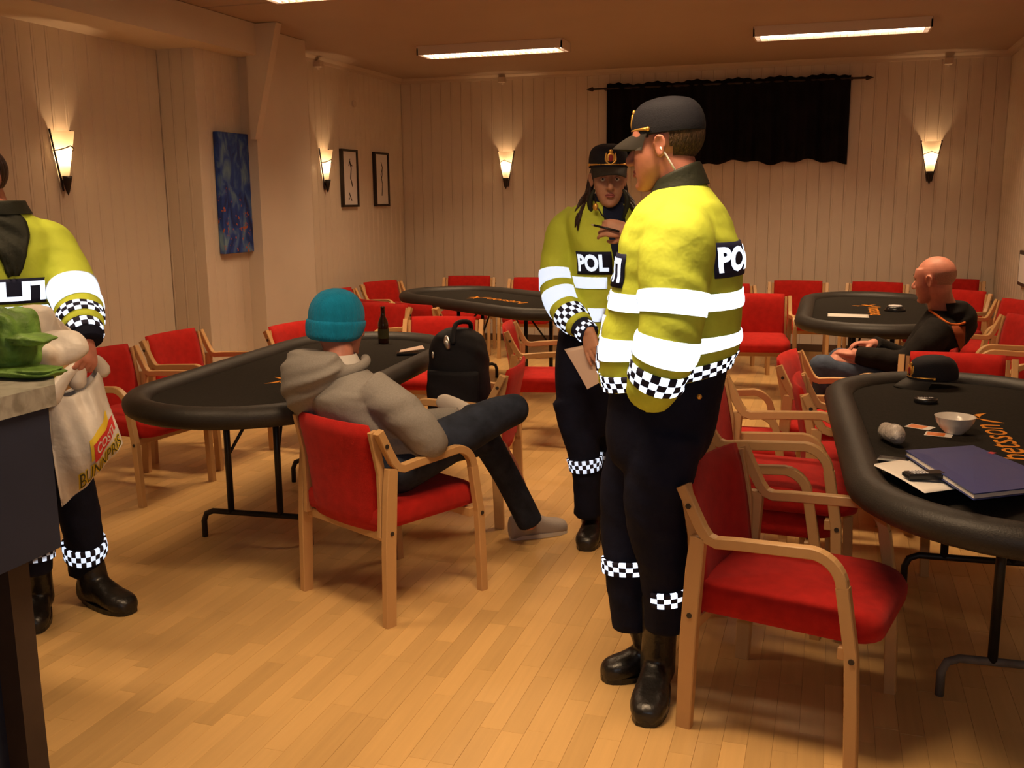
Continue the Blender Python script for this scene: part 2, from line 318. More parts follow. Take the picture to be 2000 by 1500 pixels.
class Loft:
    """smooth skin through elliptical sections (centre, side half-axis, front half-axis); u=0 front, .25 left, .5 back"""
    def __init__(s, secs, e=2.0, folds=()):
        s.C = np.array([q[0] for q in secs], float); s.A = np.array([q[1] for q in secs], float); s.B = np.array([q[2] for q in secs], float)
        s.e = e; s.n = len(secs); s.folds = folds
    def S(s, u, t, off=0.0):
        u = np.asarray(u, float).ravel(); t = np.asarray(t, float).ravel(); u, t = np.broadcast_arrays(u, t)
        c = cr(s.C, t); a = cr(s.A, t); b = cr(s.B, t); th = 2*np.pi*u
        sp = lambda x: np.sign(x)*np.abs(x)**(2.0/s.e)
        k = np.ones_like(u)
        for (amp, fu, ft, ph) in s.folds: k = k+amp*np.sin(2*np.pi*(fu*u+ft*t)+ph)
        la = np.linalg.norm(a, axis=1)+1e-9; lb = np.linalg.norm(b, axis=1)+1e-9
        return c+a*(sp(np.sin(th))*(k+off/la))[:, None]+b*(sp(np.cos(th))*(k+off/lb))[:, None]
    def mesh(s, nu=36, nt=6, caps=(True, True), t0=0.0, t1=None, off=0.0):
        t1 = s.n-1 if t1 is None else t1
        T = np.linspace(t0, t1, int((t1-t0)*nt)+1); U = np.arange(nu)/nu
        uu, tt = np.meshgrid(U, T); V = list(s.S(uu, tt, off)); F = []
        for k in range(len(T)-1):
            for i in range(nu): j = (i+1) % nu; F.append((k*nu+i, k*nu+j, k*nu+nu+j, k*nu+nu+i))
        if caps[0]: V.append(s.S([0, .25, .5, .75], [t0]*4).mean(0)); c = len(V)-1; F += [(c, (i+1) % nu, i) for i in range(nu)]
        if caps[1]: V.append(s.S([0, .25, .5, .75], [t1]*4).mean(0)); c = len(V)-1; o = (len(T)-1)*nu; F += [(c, o+i, o+(i+1) % nu) for i in range(nu)]
        return V, F
    def patch(s, u0, u1, t0, t1, off=0.004, nu=24, nt=4, uvs=(1, 1)):
        """a strip sewn onto the skin, with turned-in edges; uv for its print"""
        full = abs(u1-u0) > 0.999
        U = np.linspace(u0, u1, nu+1); T = np.linspace(t0, t1, nt+1)
        uu, tt = np.meshgrid(U, np.concatenate([[t0], T, [t1]])); offs = np.full(uu.shape, off); offs[0] = -0.003; offs[-1] = -0.003
        if not full:
            uu = np.hstack([uu[:, :1], uu, uu[:, -1:]]); tt = np.hstack([tt[:, :1], tt, tt[:, -1:]]); offs = np.hstack([np.full((offs.shape[0], 1), -0.003), offs, np.full((offs.shape[0], 1), -0.003)])
        V = s.S(uu, tt, offs.ravel()); r, c = uu.shape
        F = [(k*c+i, k*c+i+1, k*c+c+i+1, k*c+c+i) for k in range(r-1) for i in range(c-1)]
        uv = [(float((x-u0)/(u1-u0)*uvs[0]), float((y-t0)/(t1-t0)*uvs[1])) for x, y in zip(uu.ravel(), tt.ravel())]
        return V, F, uv
def limb(P, r, flat=1.0, fwd=(0, -1, 0), e=2.0, folds=()):
    """loft along a path with radii"""
    fr = frames(P, fwd); secs = []
    for p, (a, b), q in zip(np.asarray(P, float), fr, r): secs.append((p, b*q*flat, a*q))
    return Loft(secs, e, folds)
def remesh(parts, voxel, smooth=4, fac=0.5):
    mb = MB()
    for V, F in parts: mb.add(V, F)
    me = bpy.data.meshes.new('t'); me.from_pydata(mb.V, [], mb.F)
    bm = bmesh.new(); bm.from_mesh(me); bmesh.ops.recalc_face_normals(bm, faces=bm.faces); bm.to_mesh(me); bm.free()
    o = bpy.data.objects.new('t', me); COL.objects.link(o)
    m = o.modifiers.new('r', 'REMESH'); m.mode = 'VOXEL'; m.voxel_size = voxel
    if smooth: q = o.modifiers.new('s', 'SMOOTH'); q.factor = fac; q.iterations = smooth
    dg = bpy.context.evaluated_depsgraph_get(); ev = o.evaluated_get(dg); e = ev.to_mesh()
    V = np.empty(len(e.vertices)*3, np.float32); e.vertices.foreach_get('co', V); V = V.reshape(-1, 3).astype(float)
    F = [tuple(p.vertices) for p in e.polygons]
    ev.to_mesh_clear(); bpy.data.objects.remove(o); bpy.data.meshes.remove(me)
    return V, F
def text_mesh(s, bold=0.0, cuts=0, extr=0.0):
    c = bpy.data.curves.new('t', 'FONT'); c.body = s; c.size = 1.0; c.offset = bold; c.extrude = extr; c.resolution_u = 3
    o = bpy.data.objects.new('t', c); COL.objects.link(o); dg = bpy.context.evaluated_depsgraph_get(); ev = o.evaluated_get(dg); e = ev.to_mesh()
    bm = bmesh.new(); bm.from_mesh(e)
    if cuts: bmesh.ops.subdivide_edges(bm, edges=bm.edges, cuts=cuts, use_grid_fill=True); bmesh.ops.triangulate(bm, faces=bm.faces)
    V = np.array([v.co[:] for v in bm.verts]); bm.verts.index_update(); F = [tuple(v.index for v in f.verts) for f in bm.faces]; bm.free()
    ev.to_mesh_clear(); bpy.data.objects.remove(o); bpy.data.curves.remove(c)
    return V, F
def flat_text(s, name, m, parent, origin, right, up, height, length=None, bold=0.0, extr=0.001):
    """raised lettering on a flat face: right/up unit vectors, origin at its centre"""
    V, F = text_mesh(s, bold); mn, mx = V.min(0), V.max(0); sz = mx-mn
    sy = height/sz[1]; sx = (length/sz[0]) if length else sy
    r, u = nrm(right), nrm(up); n = np.cross(r, u)
    P = [np.asarray(origin, float)+r*((v[0]-mn[0]-sz[0]/2)*sx)+u*((v[1]-mn[1]-sz[1]/2)*sy)+n*extr for v in V]
    return mobj(name, P, F, m, parent)
# ------------------------------------------------------------------ the room
ZC = 2.86; XA, XB, XC, XD, XR, YB, YF = -4.675, -4.365, -4.234, -4.61, 1.50, 10.45, -2.6
YB1, YC0, YC1 = 6.30, 6.86, 7.67            # pilaster faces along the left wall
floor = struct(MB().box(XA-0.3, XR+0.2, YF-0.2, YB+0.2, -0.2, -0.0025).build('floor', M['sub']))
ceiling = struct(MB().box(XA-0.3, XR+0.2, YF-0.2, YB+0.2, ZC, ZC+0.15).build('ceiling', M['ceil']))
wall_back = struct(MB().box(XA-0.3, XR+0.2, YB+0.012, YB+0.2, 0, ZC).build('wall_back', M['plaster']))
wall_right = struct(MB().box(XR+0.012, XR+0.2, YF, YB+0.1, 0, ZC).build('wall_right', M['plaster']))
wall_front = struct(MB().box(XA-0.3, XR+0.2, YF-0.2, YF, 0, ZC).build('wall_front', M['plaster']))
wall_left = struct(MB().box(XA-0.3, XA-0.012, YF, YB+0.1, 0, ZC).build('wall_left', M['plaster']))
# the stepped pilaster and the boxed beam over it belong to the left wall
lp = MB().box(XA-0.1, XB-0.012, YB1+0.012, YC0+0.05, 0, 2.64).build('pilaster', M['plaster'], wall_left)
lc = MB().box(XA-0.1, XC, YC0, YC1, 0, ZC-0.004).build('pilaster_face', M['plaster'], wall_left)
MB().box(XA-0.1, XD-0.012, YC1-0.05, YB+0.05, 0, ZC).build('wall_panel_back', M['plaster'], wall_left)
MB().box(XA-0.1, -4.165, YF+0.01, YC0-0.004, 2.63, ZC-0.004).build('beam_casing', M['plaster'], wall_left)
V = [(XC-0.02, YC0-0.06, 2.02), (XC+0.02, YC0-0.06, 2.02), (-3.985, YC0-0.06, ZC-0.005), (XC-0.02, YC0-0.06, ZC-0.005)]
V += [(x, YC0+0.02, z) for x, y, z in V]
mobj('beam_bracket', V, [(0, 1, 2, 3), (7, 6, 5, 4), (0, 4, 5, 1), (1, 5, 6, 2), (2, 6, 7, 3), (3, 7, 4, 0)], M['plaster'], wall_left)
# tongue-and-groove boards, one object each, sharing one mesh per height
def board_mesh(w, h):
    g = 0.003; d = 0.003; x = w/2
    prof = [(-x+.0008, 0.012), (-x+.0008, d), (-x+g, 0), (-x+g+.012, 0), (-x+g+.014, .0012), (-x+g+.018, .0012), (-x+g+.020, 0), (x-g, 0), (x-.0008, d), (x-.0008, 0.012)]
    V = [(a, b, z) for z in (0, h) for a, b in prof]; n = len(prof)
    F = [(i, i+1, n+i+1, n+i) for i in range(n-1)]
    me = bpy.data.meshes.new('board'); me.from_pydata(V, [], F); me.materials.append(M['wall']); return me
BW = 0.118
def boards(parent, p0, p1, h, z0=0.0):
    p0 = np.array(p0, float); p1 = np.array(p1, float); L = np.linalg.norm(p1-p0); n = max(1, round(L/BW)); me = board_mesh(L/n, h); d = (p1-p0)/L
    for i in range(n):
        c = p0+d*(L*(i+.5)/n); inst('board', me, parent, (c[0], c[1], z0), math.atan2(d[1], d[0]))
boards(wall_back, (XD, YB), (XR, YB), ZC)
boards(wall_right, (XR, YB), (XR, 8.6), ZC)
boards(wall_left, (XA, 2.0), (XA, YB1), 2.63)
boards(wall_left, (XA, YB1), (XB, YB1), 2.63)
boards(wall_left, (XB, YB1), (XB, YC0), 2.63)
boards(wall_left, (XD, YC1), (XD, YB), ZC)
for nm, b in (('baseboard_back', (XD, XR, YB-0.014, YB+0.01, 0, 0.075)), ('baseboard_left', (XD-0.01, XD+0.014, YC1, YB, 0, 0.075)), ('baseboard_right', (XR-0.014, XR+0.01, 1.0, YB, 0, 0.075)),
              ('baseboard_pilaster', (XC-0.01, XC+0.014, YC0, YC1, 0, 0.075)), ('baseboard_side', (XA-0.01, XA+0.014, 2.0, YB1, 0, 0.075))):
    struct(MB().box(*b).build(nm, M['base']))
def cove(nm, a, b, n):
    """small cornice along a ceiling line; n points into the room"""
    a = np.array(a, float); b = np.array(b, float); n = np.array(n, float); V = []
    for p in (a, b):
        for (o, z) in ((0, -.055), (.012, -.055), (.018, -.03), (.04, -.010), (.045, 0), (0, 0)): q = p+n*o; V.append((q[0], q[1], ZC+z-0.001))
    F = [(i, (i+1) % 6, 6+(i+1) % 6, 6+i) for i in range(6)]+[(5, 4, 3, 2, 1, 0), (6, 7, 8, 9, 10, 11)]
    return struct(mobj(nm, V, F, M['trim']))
cove('trim_1', (XD, YB), (XR, YB), (0, -1)); cove('trim_2', (XD, YC1), (XD, YB), (1, 0)); cove('trim_3', (XR, 2.0), (XR, YB), (-1, 0))
struct(MB().box(XA+0.3, XR-0.3, 6.15, 6.17, ZC-0.006, ZC).build('trim_4', M['ceil']))
# parquet strips: the nearest 300 single, the rest one field
PW = 0.0705; LENS = [0.36, 0.42, 0.48, 0.56]
def strip_geo(L):
    g = 0.0002; c = 0.0006; x, y = PW/2-g, L/2-g
    V = [(-x, -y, -.0025), (x, -y, -.0025), (x, y, -.0025), (-x, y, -.0025), (-x, -y, -.0008), (x, -y, -.0008), (x, y, -.0008), (-x, y, -.0008), (-x+c, -y+c, 0), (x-c, -y+c, 0), (x-c, y-c, 0), (-x+c, y-c, 0)]
    F = [(8, 9, 10, 11)]+[(4*k+i, 4*k+(i+1) % 4, 4*k+4+(i+1) % 4, 4*k+4+i) for k in range(2) for i in range(4)]
    return V, F
SG = [strip_geo(l) for l in LENS]; SM = []
for V, F in SG:
    me = bpy.data.meshes.new('plank'); me.from_pydata(V, [], F); me.materials.append(M['plank']); SM.append(me)
allp = []; x = XA
while x < XR:
    y = 1.2-random.random()*.5
    while y < YB:
        k = random.randrange(4); allp.append((x+PW/2, y+LENS[k]/2, k, -random.random()*.0004)); y += LENS[k]
    x += PW
def in_view(p):
    d = np.array([p[0], p[1], -EYE]); w = d@FW
    if w < .3: return False
    a, b = 1000+FPX*(d@RT)/w, 750-FPX*(d@UP)/w
    return -20 < a < 2020 and b < 1530
near = sorted((p for p in allp if in_view(p) and not (p[0] > .35 and p[1] < 3.2) and not (p[0] < -2.0 and p[1] < 2.0)), key=lambda p: math.hypot(p[0], p[1]))[:300]
ns = set((p[0], p[1]) for p in near)
for p in near: inst('plank', SM[p[2]], floor, (p[0], p[1], p[3]))
fm = MB()
for p in allp:
    if (p[0], p[1]) in ns: continue
    V, F = SG[p[2]]; fm.add([(a+p[0], b+p[1], c+p[3]) for a, b, c in V], F)
f2 = fm.build('plank_field', M['planks'], floor); f2['kind'] = 'stuff'

# ------------------------------------------------------------------ ceiling lamps
def ceiling_lamp(cx, cy, label, k_=1.0):
    L, W, H = 1.30, 0.29, 0.075; z0 = ZC-H
    t = thing('ceiling_lamp', label, 'lamp', (cx, cy, ZC), 0, 'strip lamps on the ceiling')
    h = MB(); x, y, k = L/2, W/2, .012
    h.box(-x, x, -y, y, -.02, -.0005); h.box(-x, -x+k, -y, y, -H, -.02); h.box(x-k, x, -y, y, -H, -.02); h.box(-x, x, -y, -y+.014, -H, -.02); h.box(-x, x, y-.014, y, -H, -.02)
    h.build('housing', M['housing'], t)
    for s in (-.05, .05):
        b = MB(); b.tube([(-x+.05, s, -.045), (x-.05, s, -.045)], .013, 10); b.build('fluorescent_tube', M['tube'], t)
    me = None
    for i in range(25):
        xx = -x+.05+(L-.1)*i/24
        if me is None:
            o = MB().box(-.0012, .0012, -y+.014, y-.014, -H-.002, -.06).build('louver_blade', M['louver'], t); o.location = (xx, 0, 0); me = o.data
        else: inst('louver_blade', me, t, (xx, 0, 0))
    MB().box(-x+.012, x-.012, -.003, .003, -H, -.06).build('louver_rail', M['louver'], t)
    lamp('tube_light', 'AREA', (cx, cy, ZC-.066), TUBE_POWER*k_, WARM, shape='RECTANGLE', size=L-.1, size_y=W-.07, spread=R(125))
ceiling_lamp(-2.85, 8.44, 'long ceiling lamp nearest the corner, left of the black curtain')
ceiling_lamp(-0.01, 8.44, 'long ceiling lamp in front of the black curtain, upper right')
ceiling_lamp(-2.78, 5.73, 'bright ceiling lamp cut off by the upper frame edge above the beam bracket')
ceiling_lamp(0.0, 5.73, 'long ceiling lamp of the middle row overhead, right one, above the frame', 1.1)
ceiling_lamp(-.75, 2.45, 'long ceiling lamp of the nearest row overhead, above the frame, right one', 1.15)
ceiling_lamp(-3.0, 2.45, 'added ceiling lamp overhead, above the frame, brightening the officer at the left edge', .5)  # added lamp out of view, brightens the yellow jacket by the counter

# ------------------------------------------------------------------ wall sconces
def sconce(x, y, z, rz, label):
    """local: wall plane y=0, room towards -y; z=0 at the tip"""
    t = thing('wall_sconce', label, 'lamp', (x, y, z), rz, 'torch shaped wall sconces'); H, RT_, RB = .40, .088, .018
    V = []; F = []; n = 20; zz = np.linspace(.10, H, 9)
    rad = lambda q: RB+(RT_-RB)*((q-.02)/(H-.02))**1.05
    for q in zz:
        for i in range(n+1): a = math.pi*i/n; V.append((rad(q)*math.cos(a), -rad(q)*math.sin(a)*.95-.004, q))
    for k in range(len(zz)-1):
        for i in range(n): F.append((k*(n+1)+i, k*(n+1)+i+1, (k+1)*(n+1)+i+1, (k+1)*(n+1)+i))
    mobj('shade', V, F, M['shade'], t, True)
    b = MB()
    for s in (-1, 1): b.tube([(s*rad(.03), -.012, .03), (s*rad(.2), -.010, .2), (s*(rad(H)+.004), -.008, H+.012)], .0065, 6)
    b.build('bracket', M['iron'], t)
    q = .31; MB().tube([(rad(q)*1.03*math.cos(a), -rad(q)*1.02*math.sin(a)-.006, q-.03*abs(math.cos(a))) for a in np.linspace(0, math.pi, 15)], .004, 5).build('ring', M['iron'], t)
    f = MB(); f.lathe([(.0, 0), (.012, .03), (.026, .09), (.034, .125), (.018, .118), (.0, .11)], 10, (0, -.03, 0)); f.build('tip', M['iron'], t, True)
    MB().ell((0, -.036, .235), (.018, .018, .03), 10, 8).build('bulb', M['bulb'], t, True)
    c, s = math.cos(rz), math.sin(rz); off = (0.0, -.042)
    lamp('sconce_light', 'POINT', (x+c*off[0]-s*off[1], y+s*off[0]+c*off[1], z+.24), SCONCE_POWER, (1.0, 0.60, 0.29), shadow_soft_size=.02)
sconce(-3.39, YB-.001, 1.655, 0, 'torch shaped wall sconce on the back wall left of the black curtain')
sconce(0.862, YB-.001, 1.655, 0, 'torch shaped wall sconce on the back wall right of the black curtain')
sconce(XD+.001, 8.61, 1.625, R(90), 'torch shaped wall sconce on the left wall beside the two framed pictures')
sconce(XA+.001, 5.27, 1.60, R(90), 'torch shaped wall sconce on the left wall nearest the camera, seen from the side')

# ------------------------------------------------------------------ things on the walls
tag(mobj('canvas_painting', *(lambda b: (b.V, b.F))(MB().box(-.022, .022, -.205, .205, -.447, .447, .003)), M['painting'], loc=(XB+.028, 6.672, 1.615)), 'tall blue abstract canvas with orange dots on the pilaster', 'painting')
def framed(y, lab, kind):
    t = thing('framed_picture', lab, 'picture', (XD+.002, y, 1.77)); w, h, d, f = .17, .28, .035, .022
    b = MB(); b.box(0, d, -w, -w+f, -h, h); b.box(0, d, w-f, w, -h, h); b.box(0, d, -w+f, w-f, -h, -h+f); b.box(0, d, -w+f, w-f, h-f, h); b.build('frame', M['frame'], t)
    MB().box(.004, .022, -w+f, w-f, -h+f, h-f).build('print_sheet', M['paper'], t)
    g = MB()
    if kind: 
        g.tube([(.0235, .00, .17), (.0235, .03, .10), (.0235, .01, .0), (.0235, .05, -.08)], .006, 5); g.tube([(.0235, .02, .14), (.0235, .05, .12)], .005, 5); g.tube([(.0235, -.03, -.14), (.0235, .02, -.22)], .005, 5); g.tube([(.0235, -.04, -.21), (.0235, -.03, -.19)], .006, 5); g.tube([(.0235, .01, .19), (.0235, -.02, .12)], .004, 5)
    else:
        g.tube([(.0235, -.01, .18), (.0235, .02, .12), (.0235, -.02, .05), (.0235, .01, -.05), (.0235, -.01, -.17)], .004, 5); g.tube([(.0235, .03, .1), (.0235, .0, .02)], .003, 5)
    g.build('ink_drawing', M['frame'], t)
framed(9.095, 'black framed ink drawing next to the wall sconce', True)
framed(9.835, 'black framed ink drawing nearer the corner, right of the other drawing', False)
t = thing('framed_picture', 'dark frame edge on the right wall at the frame border', 'picture', (XR-.002, 8.78, .97))
MB().box(-.03, 0, -.24, .24, -.14, .14, .004).build('frame', M['frame'], t); MB().box(-.032, -.028, -.21, .21, -.11, .11).build('print_sheet', M['paper'], t)
# curtain on its rod
t = thing('curtain_rod', 'black iron curtain rod with arrow finials high on the back wall', 'curtain rod', (-1.09, YB-.07, 2.66))
MB().tube([(-1.30, 0, 0), (1.30, 0, 0)], .010, 8).build('rod', M['iron'], t)
for s in (-1, 1):
    f = MB(); f.tube([(s*1.30, 0, 0), (s*1.325, 0, 0), (s*1.33, 0, 0), (s*1.345, 0, 0), (s*1.40, 0, 0)], [.010, .010, .022, .022, .001], 8); f.build('finial', M['iron'], t)
    MB().box(s*1.20-.012, s*1.20+.012, -.008, .068, -.012, .012).build('wall_bracket', M['iron'], t)
t = thing('curtain', 'short black curtain hanging from the rod on the back wall', 'curtain', (-1.075, YB-.07, 2.66))
nx, nz = 220, 14; V = []; F = []
for k in range(nz+1):
    for i in range(nx+1):
        s = i/nx; x = -1.20+2.38*s; q = k/nz; a = .018+.016*q
        w = math.sin(s*150+.8*math.sin(s*21))*a*.6+math.sin(s*63+2*math.sin(s*9)+.5*q)*a*.7
        top = .042+.006*math.sin(s*150)+.010*math.sin(s*37); bot = -.755+.018*math.sin(s*23+1)+.012*math.sin(s*61)-.02*s
        V.append((x, w*(.35 if k < 2 else 1)-.004, top+(bot-top)*q))
for k in range(nz):
    for i in range(nx): F.append((k*(nx+1)+i, k*(nx+1)+i+1, (k+1)*(nx+1)+i+1, (k+1)*(nx+1)+i))
o = mobj('cloth', V, F, M['curtain'], t, True); md = o.modifiers.new('thick', 'SOLIDIFY'); md.thickness = .002
# small fittings near the ceiling
def fitting(x, y, z, lab):
    t = thing('cable_clip', lab, 'clip', (x, y, z)); MB().box(-.035, .035, -.035, .035, -.03, .03, .006).build('body', M['trim'], t); MB().cyl((0, 0, -.05), .012, .02, 10).build('nub', M['louver'], t)
fitting(-3.42, YB-.036, 2.80, 'small pale clip under the cornice on the back wall, above the left sconce')
fitting(0.96, YB-.036, 2.78, 'small pale clip under the cornice near the right end of the back wall')
fitting(XD+.036, 8.52, 2.79, 'small pale clip under the cornice at the pilaster edge on the left wall')
t = thing('wall_sensor', 'small round white sensor high on the left wall above the pictures', 'sensor', (XD+.001, 9.27, 2.5)); MB().cyl((0, 0, 0), .035, .02, 16, 0).build('disc', M['trim'], t)
# ------------------------------------------------------------------ chairs
def sweep(path, w, x0, x1, ch=.003):
    """laminated bar: path in (y, z), w deep in that plane, from x0 to x1"""
    P = np.array(path, float); n = len(P); W = np.broadcast_to(np.asarray(w, float), (n,)); V = []; F = []
    for i in range(n):
        a = P[min(i+1, n-1)]-P[max(i-1, 0)]; a = a/np.linalg.norm(a); nn = np.array([-a[1], a[0]]); h = W[i]/2
        for (x, s) in ((x0, -h+ch), (x0+ch, -h), (x1-ch, -h), (x1, -h+ch), (x1, h-ch), (x1-ch, h), (x0+ch, h), (x0, h-ch)): q = P[i]+nn*s; V.append((x, q[0], q[1]))
    for k in range(n-1):
        for i in range(8): j = (i+1) % 8; F.append((8*k+i, 8*k+8+i, 8*k+8+j, 8*k+j))
    F.append(tuple(range(8))); F.append(tuple(8*(n-1)+i for i in range(7, -1, -1)))
    return V, F
def arc2(c, r, a0, a1, n=6): return [(c[0]+r*math.cos(a), c[1]+r*math.sin(a)) for a in np.linspace(R(a0), R(a1), n)]
def rrect(hx, y0, y1, rf, rb, n=6):
    P = []
    for (cx, cy, r, a) in ((hx-rf, y1-rf, rf, 0), (-hx+rf, y1-rf, rf, 90), (-hx+rb, y0+rb, rb, 180), (hx-rb, y0+rb, rb, 270)):
        for q in np.linspace(R(a), R(a+90), n): P.append((cx+r*math.cos(q), cy+r*math.sin(q)))
    return P
CM = {}
def chair_meshes():
    def keep(k, V, F, m, smooth=False):
        me = bpy.data.meshes.new(k); me.from_pydata([tuple(map(float, v)) for v in V], [], F); me.materials.append(m)
        if smooth: me.polygons.foreach_set('use_smooth', [True]*len(me.polygons))
        CM[k] = me
    # seat cushion
    V = []; F = []; lev = [(.355, .018), (.362, .004), (.385, 0), (.425, 0), (.440, .008), (.449, .028)]
    N = 24
    for z, i in lev: V += [(x, y, z+(.006 if z > .43 and abs(x) < .12 else 0)-.020*max(0, (y-.16)/.13)**2*(z > .42)) for x, y in rrect(.236-i, -.235+i, .30-i, .085, .02)]
    for k in range(len(lev)-1):
        for i in range(N): j = (i+1) % N; F.append((k*N+i, k*N+j, k*N+N+j, k*N+N+i))
    V.append((0, .03, .456)); c = len(V)-1; o = (len(lev)-1)*N
    for i in range(N): F.append((c, o+i, o+(i+1) % N))
    F.append(tuple(range(N-1, -1, -1))); keep('seat', V, F, M['red'], True)
    # curved back panel
    V = []; F = []; nx, nz = 12, 8; hx = .222
    def bp(u, q, s):
        x = (u*2-1)*hx; z = .345+q*.42; y = -.205-.055*q*q-.01*q; y -= .030*(1-(x/hx)**2); th = .036; e = min(1, (1-abs(u*2-1))/.06+.35)*min(1, (1-q)/.05+.35)*min(1, q/.05+.35); return (x, y+(th/2 if s else -th/2)*e, z)
    for s in (1, 0):
        for k in range(nz+1):
            for i in range(nx+1): V.append(bp(i/nx, k/nz, s))
    g = (nx+1)*(nz+1); idx = lambda s, k, i: (0 if s else g)+k*(nx+1)+i
    for k in range(nz):
        for i in range(nx): F.append((idx(1, k, i), idx(1, k+1, i), idx(1, k+1, i+1), idx(1, k, i+1))); F.append((idx(0, k, i), idx(0, k, i+1), idx(0, k+1, i+1), idx(0, k+1, i)))
    for i in range(nx): F.append((idx(1, 0, i), idx(1, 0, i+1), idx(0, 0, i+1), idx(0, 0, i))); F.append((idx(1, nz, i), idx(0, nz, i), idx(0, nz, i+1), idx(1, nz, i+1)))
    for k in range(nz): F.append((idx(1, k, 0), idx(0, k, 0), idx(0, k+1, 0), idx(1, k+1, 0))); F.append((idx(1, k, nx), idx(1, k+1, nx), idx(0, k+1, nx), idx(0, k, nx)))
    keep('backrest', V, F, M['red'], True)
    for s, t in ((-1, 'l'), (1, 'r')):
        X = lambda a, b: (min(s*a, s*b), max(s*a, s*b))
        x0, x1 = X(.248, .279)
        keep('rear_leg_'+t, *sweep([(-.235, 0), (-.226, .30), (-.214, .50), (-.205, .60)], [.046, .050, .050, .044], x0, x1), M['beech'])
        keep('front_leg_'+t, *sweep([(.250, 0), (.243, .20), (.236, .34), (.219, .44), (.2038, .530)], .036, x0, x1), M['beech'])
        arm = arc2((.112, .520), .092, 6, 84, 8)+[(-.09, .598), (-.150, .592)]+[(-.176, .600), (-.196, .625), (-.215, .66), (-.258, .745)]
        keep('armrest_'+t, *sweep(arm, .032, x0, x1), M['beech'])
        y0, y1 = X(.223, .243)
        keep('upright_'+t, *sweep([(-.232, .34), (-.226, .45), (-.228, .58), (-.262, .742)], .034, y0, y1), M['beech'])
        z0, z1 = X(.276, .2815)
        keep('bolt_top_'+t, *(lambda b: (b.V, b.F))(MB().cyl((z0, -.233, .690), .0085, z1-z0, 8, 0)), M['bolt'])
        keep('bolt_rear_'+t, *(lambda b: (b.V, b.F))(MB().cyl((z0, -.222, .360), .0085, z1-z0, 8, 0)), M['bolt'])
        keep('bolt_front_'+t, *(lambda b: (b.V, b.F))(MB().cyl((z0, .239, .330), .0085, z1-z0, 8, 0)), M['bolt'])
    keep('seat_rail', *(lambda b: (b.V, b.F))(MB().box(-.25, .25, .195, .218, .315, .352, .003)), M['beech'])
    keep('rear_rail', *(lambda b: (b.V, b.F))(MB().box(-.25, .25, -.222, -.200, .315, .352, .003)), M['beech'])
chair_meshes()
def chair(x, y, deg, label, group, z=0):
    t = thing('armchair', label, 'chair', (x, y, z), R(deg), group)
    inst('seat', CM['seat'], t); inst('backrest', CM['backrest'], t); inst('seat_rail', CM['seat_rail'], t); inst('seat_rail', CM['rear_rail'], t)
    for s in 'lr':
        l = inst('leg', CM['rear_leg_'+s], t); inst('bolt', CM['bolt_rear_'+s], l)
        l = inst('leg', CM['front_leg_'+s], t); inst('bolt', CM['bolt_front_'+s], l)
        a = inst('armrest', CM['armrest_'+s], t); inst('bolt', CM['bolt_top_'+s], a); inst('upright', CM['upright_'+s], t)
    return t
GL, GB, GF, GN = 'chairs around the left table', 'chairs around the back left table', 'chairs around the back right table', 'chairs around the near right table'
CH = [(-.06, 2.96, -104, 'red armchair in the right foreground, nearest to the camera', GN),
 (-1.63, 3.48, -26, 'red armchair in which the person in the turquoise beanie sits', GL),
 (-3.56, 4.42, -97, 'red armchair just right of the carrier bag, at the near left table', GL),
 (-3.60, 5.14, -94, 'red armchair against the recessed wall, right of the one beside the carrier bag', GL),
 (-3.10, 5.70, -99, 'red armchair left of the turquoise beanie, only its back top showing over the table', GL),
 (-4.00, 8.90, -112, 'red armchair in the back left corner, at the left end of the far table', GB),
 (-3.98, 8.08, -95, 'red armchair mostly hidden behind the turquoise beanie, by the left wall', GB),
 (-3.36, 7.49, -31, 'red armchair seen from behind at the left end of the far table', GB),
 (-2.95, 7.33, -27, 'red armchair seen from behind at the long side of the far table', GB),
 (-3.36, 6.78, 166, 'red armchair behind the beer bottle', GL),
 (-2.46, 6.06, 192, 'red armchair at the far end of the left table, behind the backpack', GL),
 (-3.55, 9.55, 192, 'red armchair at the back wall behind the far left table, the left of the pair', GB),
 (-2.84, 9.47, 185, 'red armchair at the back wall just left of the officer holding a pen', GB),
 (-1.72, 4.56, 97, 'red armchair that holds the black backpack', GL),
 (-1.70, 6.12, -78, 'red armchair right behind the backpack, turned away from the left table', GL),
 (-.53, 8.19, 188, 'red armchair between the front officer and the back right table, seat showing', GF),
 (-.82, 9.10, 200, 'red armchair mostly hidden behind the empty one right of the front officer', GF),
 (-.27, 9.60, 183, 'red armchair at the back wall, left of the two behind the back right table', GF),
 (.40, 9.58, 174, 'red armchair at the back wall straight behind the back right table', GF),
 (1.10, 10.10, 172, 'red armchair against the back wall right of the bald person', GF),
 (.92, 8.92, 150, 'red armchair just behind the head of the bald person, right of the table', GF),
 (1.16, 8.20, 118, 'red armchair by the right wall, turned towards the back right table', GF),
 (1.00, 7.12, 112, 'red armchair by the right frame edge, second behind the bald person', GF),
 (1.14, 6.36, 100, 'red armchair cut by the right frame edge, nearest behind the bald person', GF),
 (.62, 5.17, 176, 'red armchair at the far end of the near right table, behind the cap', GN),
 (.38, 5.80, 82, 'red armchair in which the bald person sits', GF),
 (.08, 5.16, -99, 'farther of two red armchairs pushed against the left of the near table', GN),
 (.17, 4.50, -87, 'red armchair pushed under the left edge of the near right table', GN),
 (-.215, 3.78, -95, 'lower of two stacked red armchairs just behind the nearest chair', GN),
 (-.15, 3.74, -95, 'upper of two stacked red armchairs just behind the nearest chair', GN, .10),
 (-.42, 4.66, -84, 'red armchair behind the front officer, beyond the two stacked ones', GN)]
for c in CH: chair(*c)

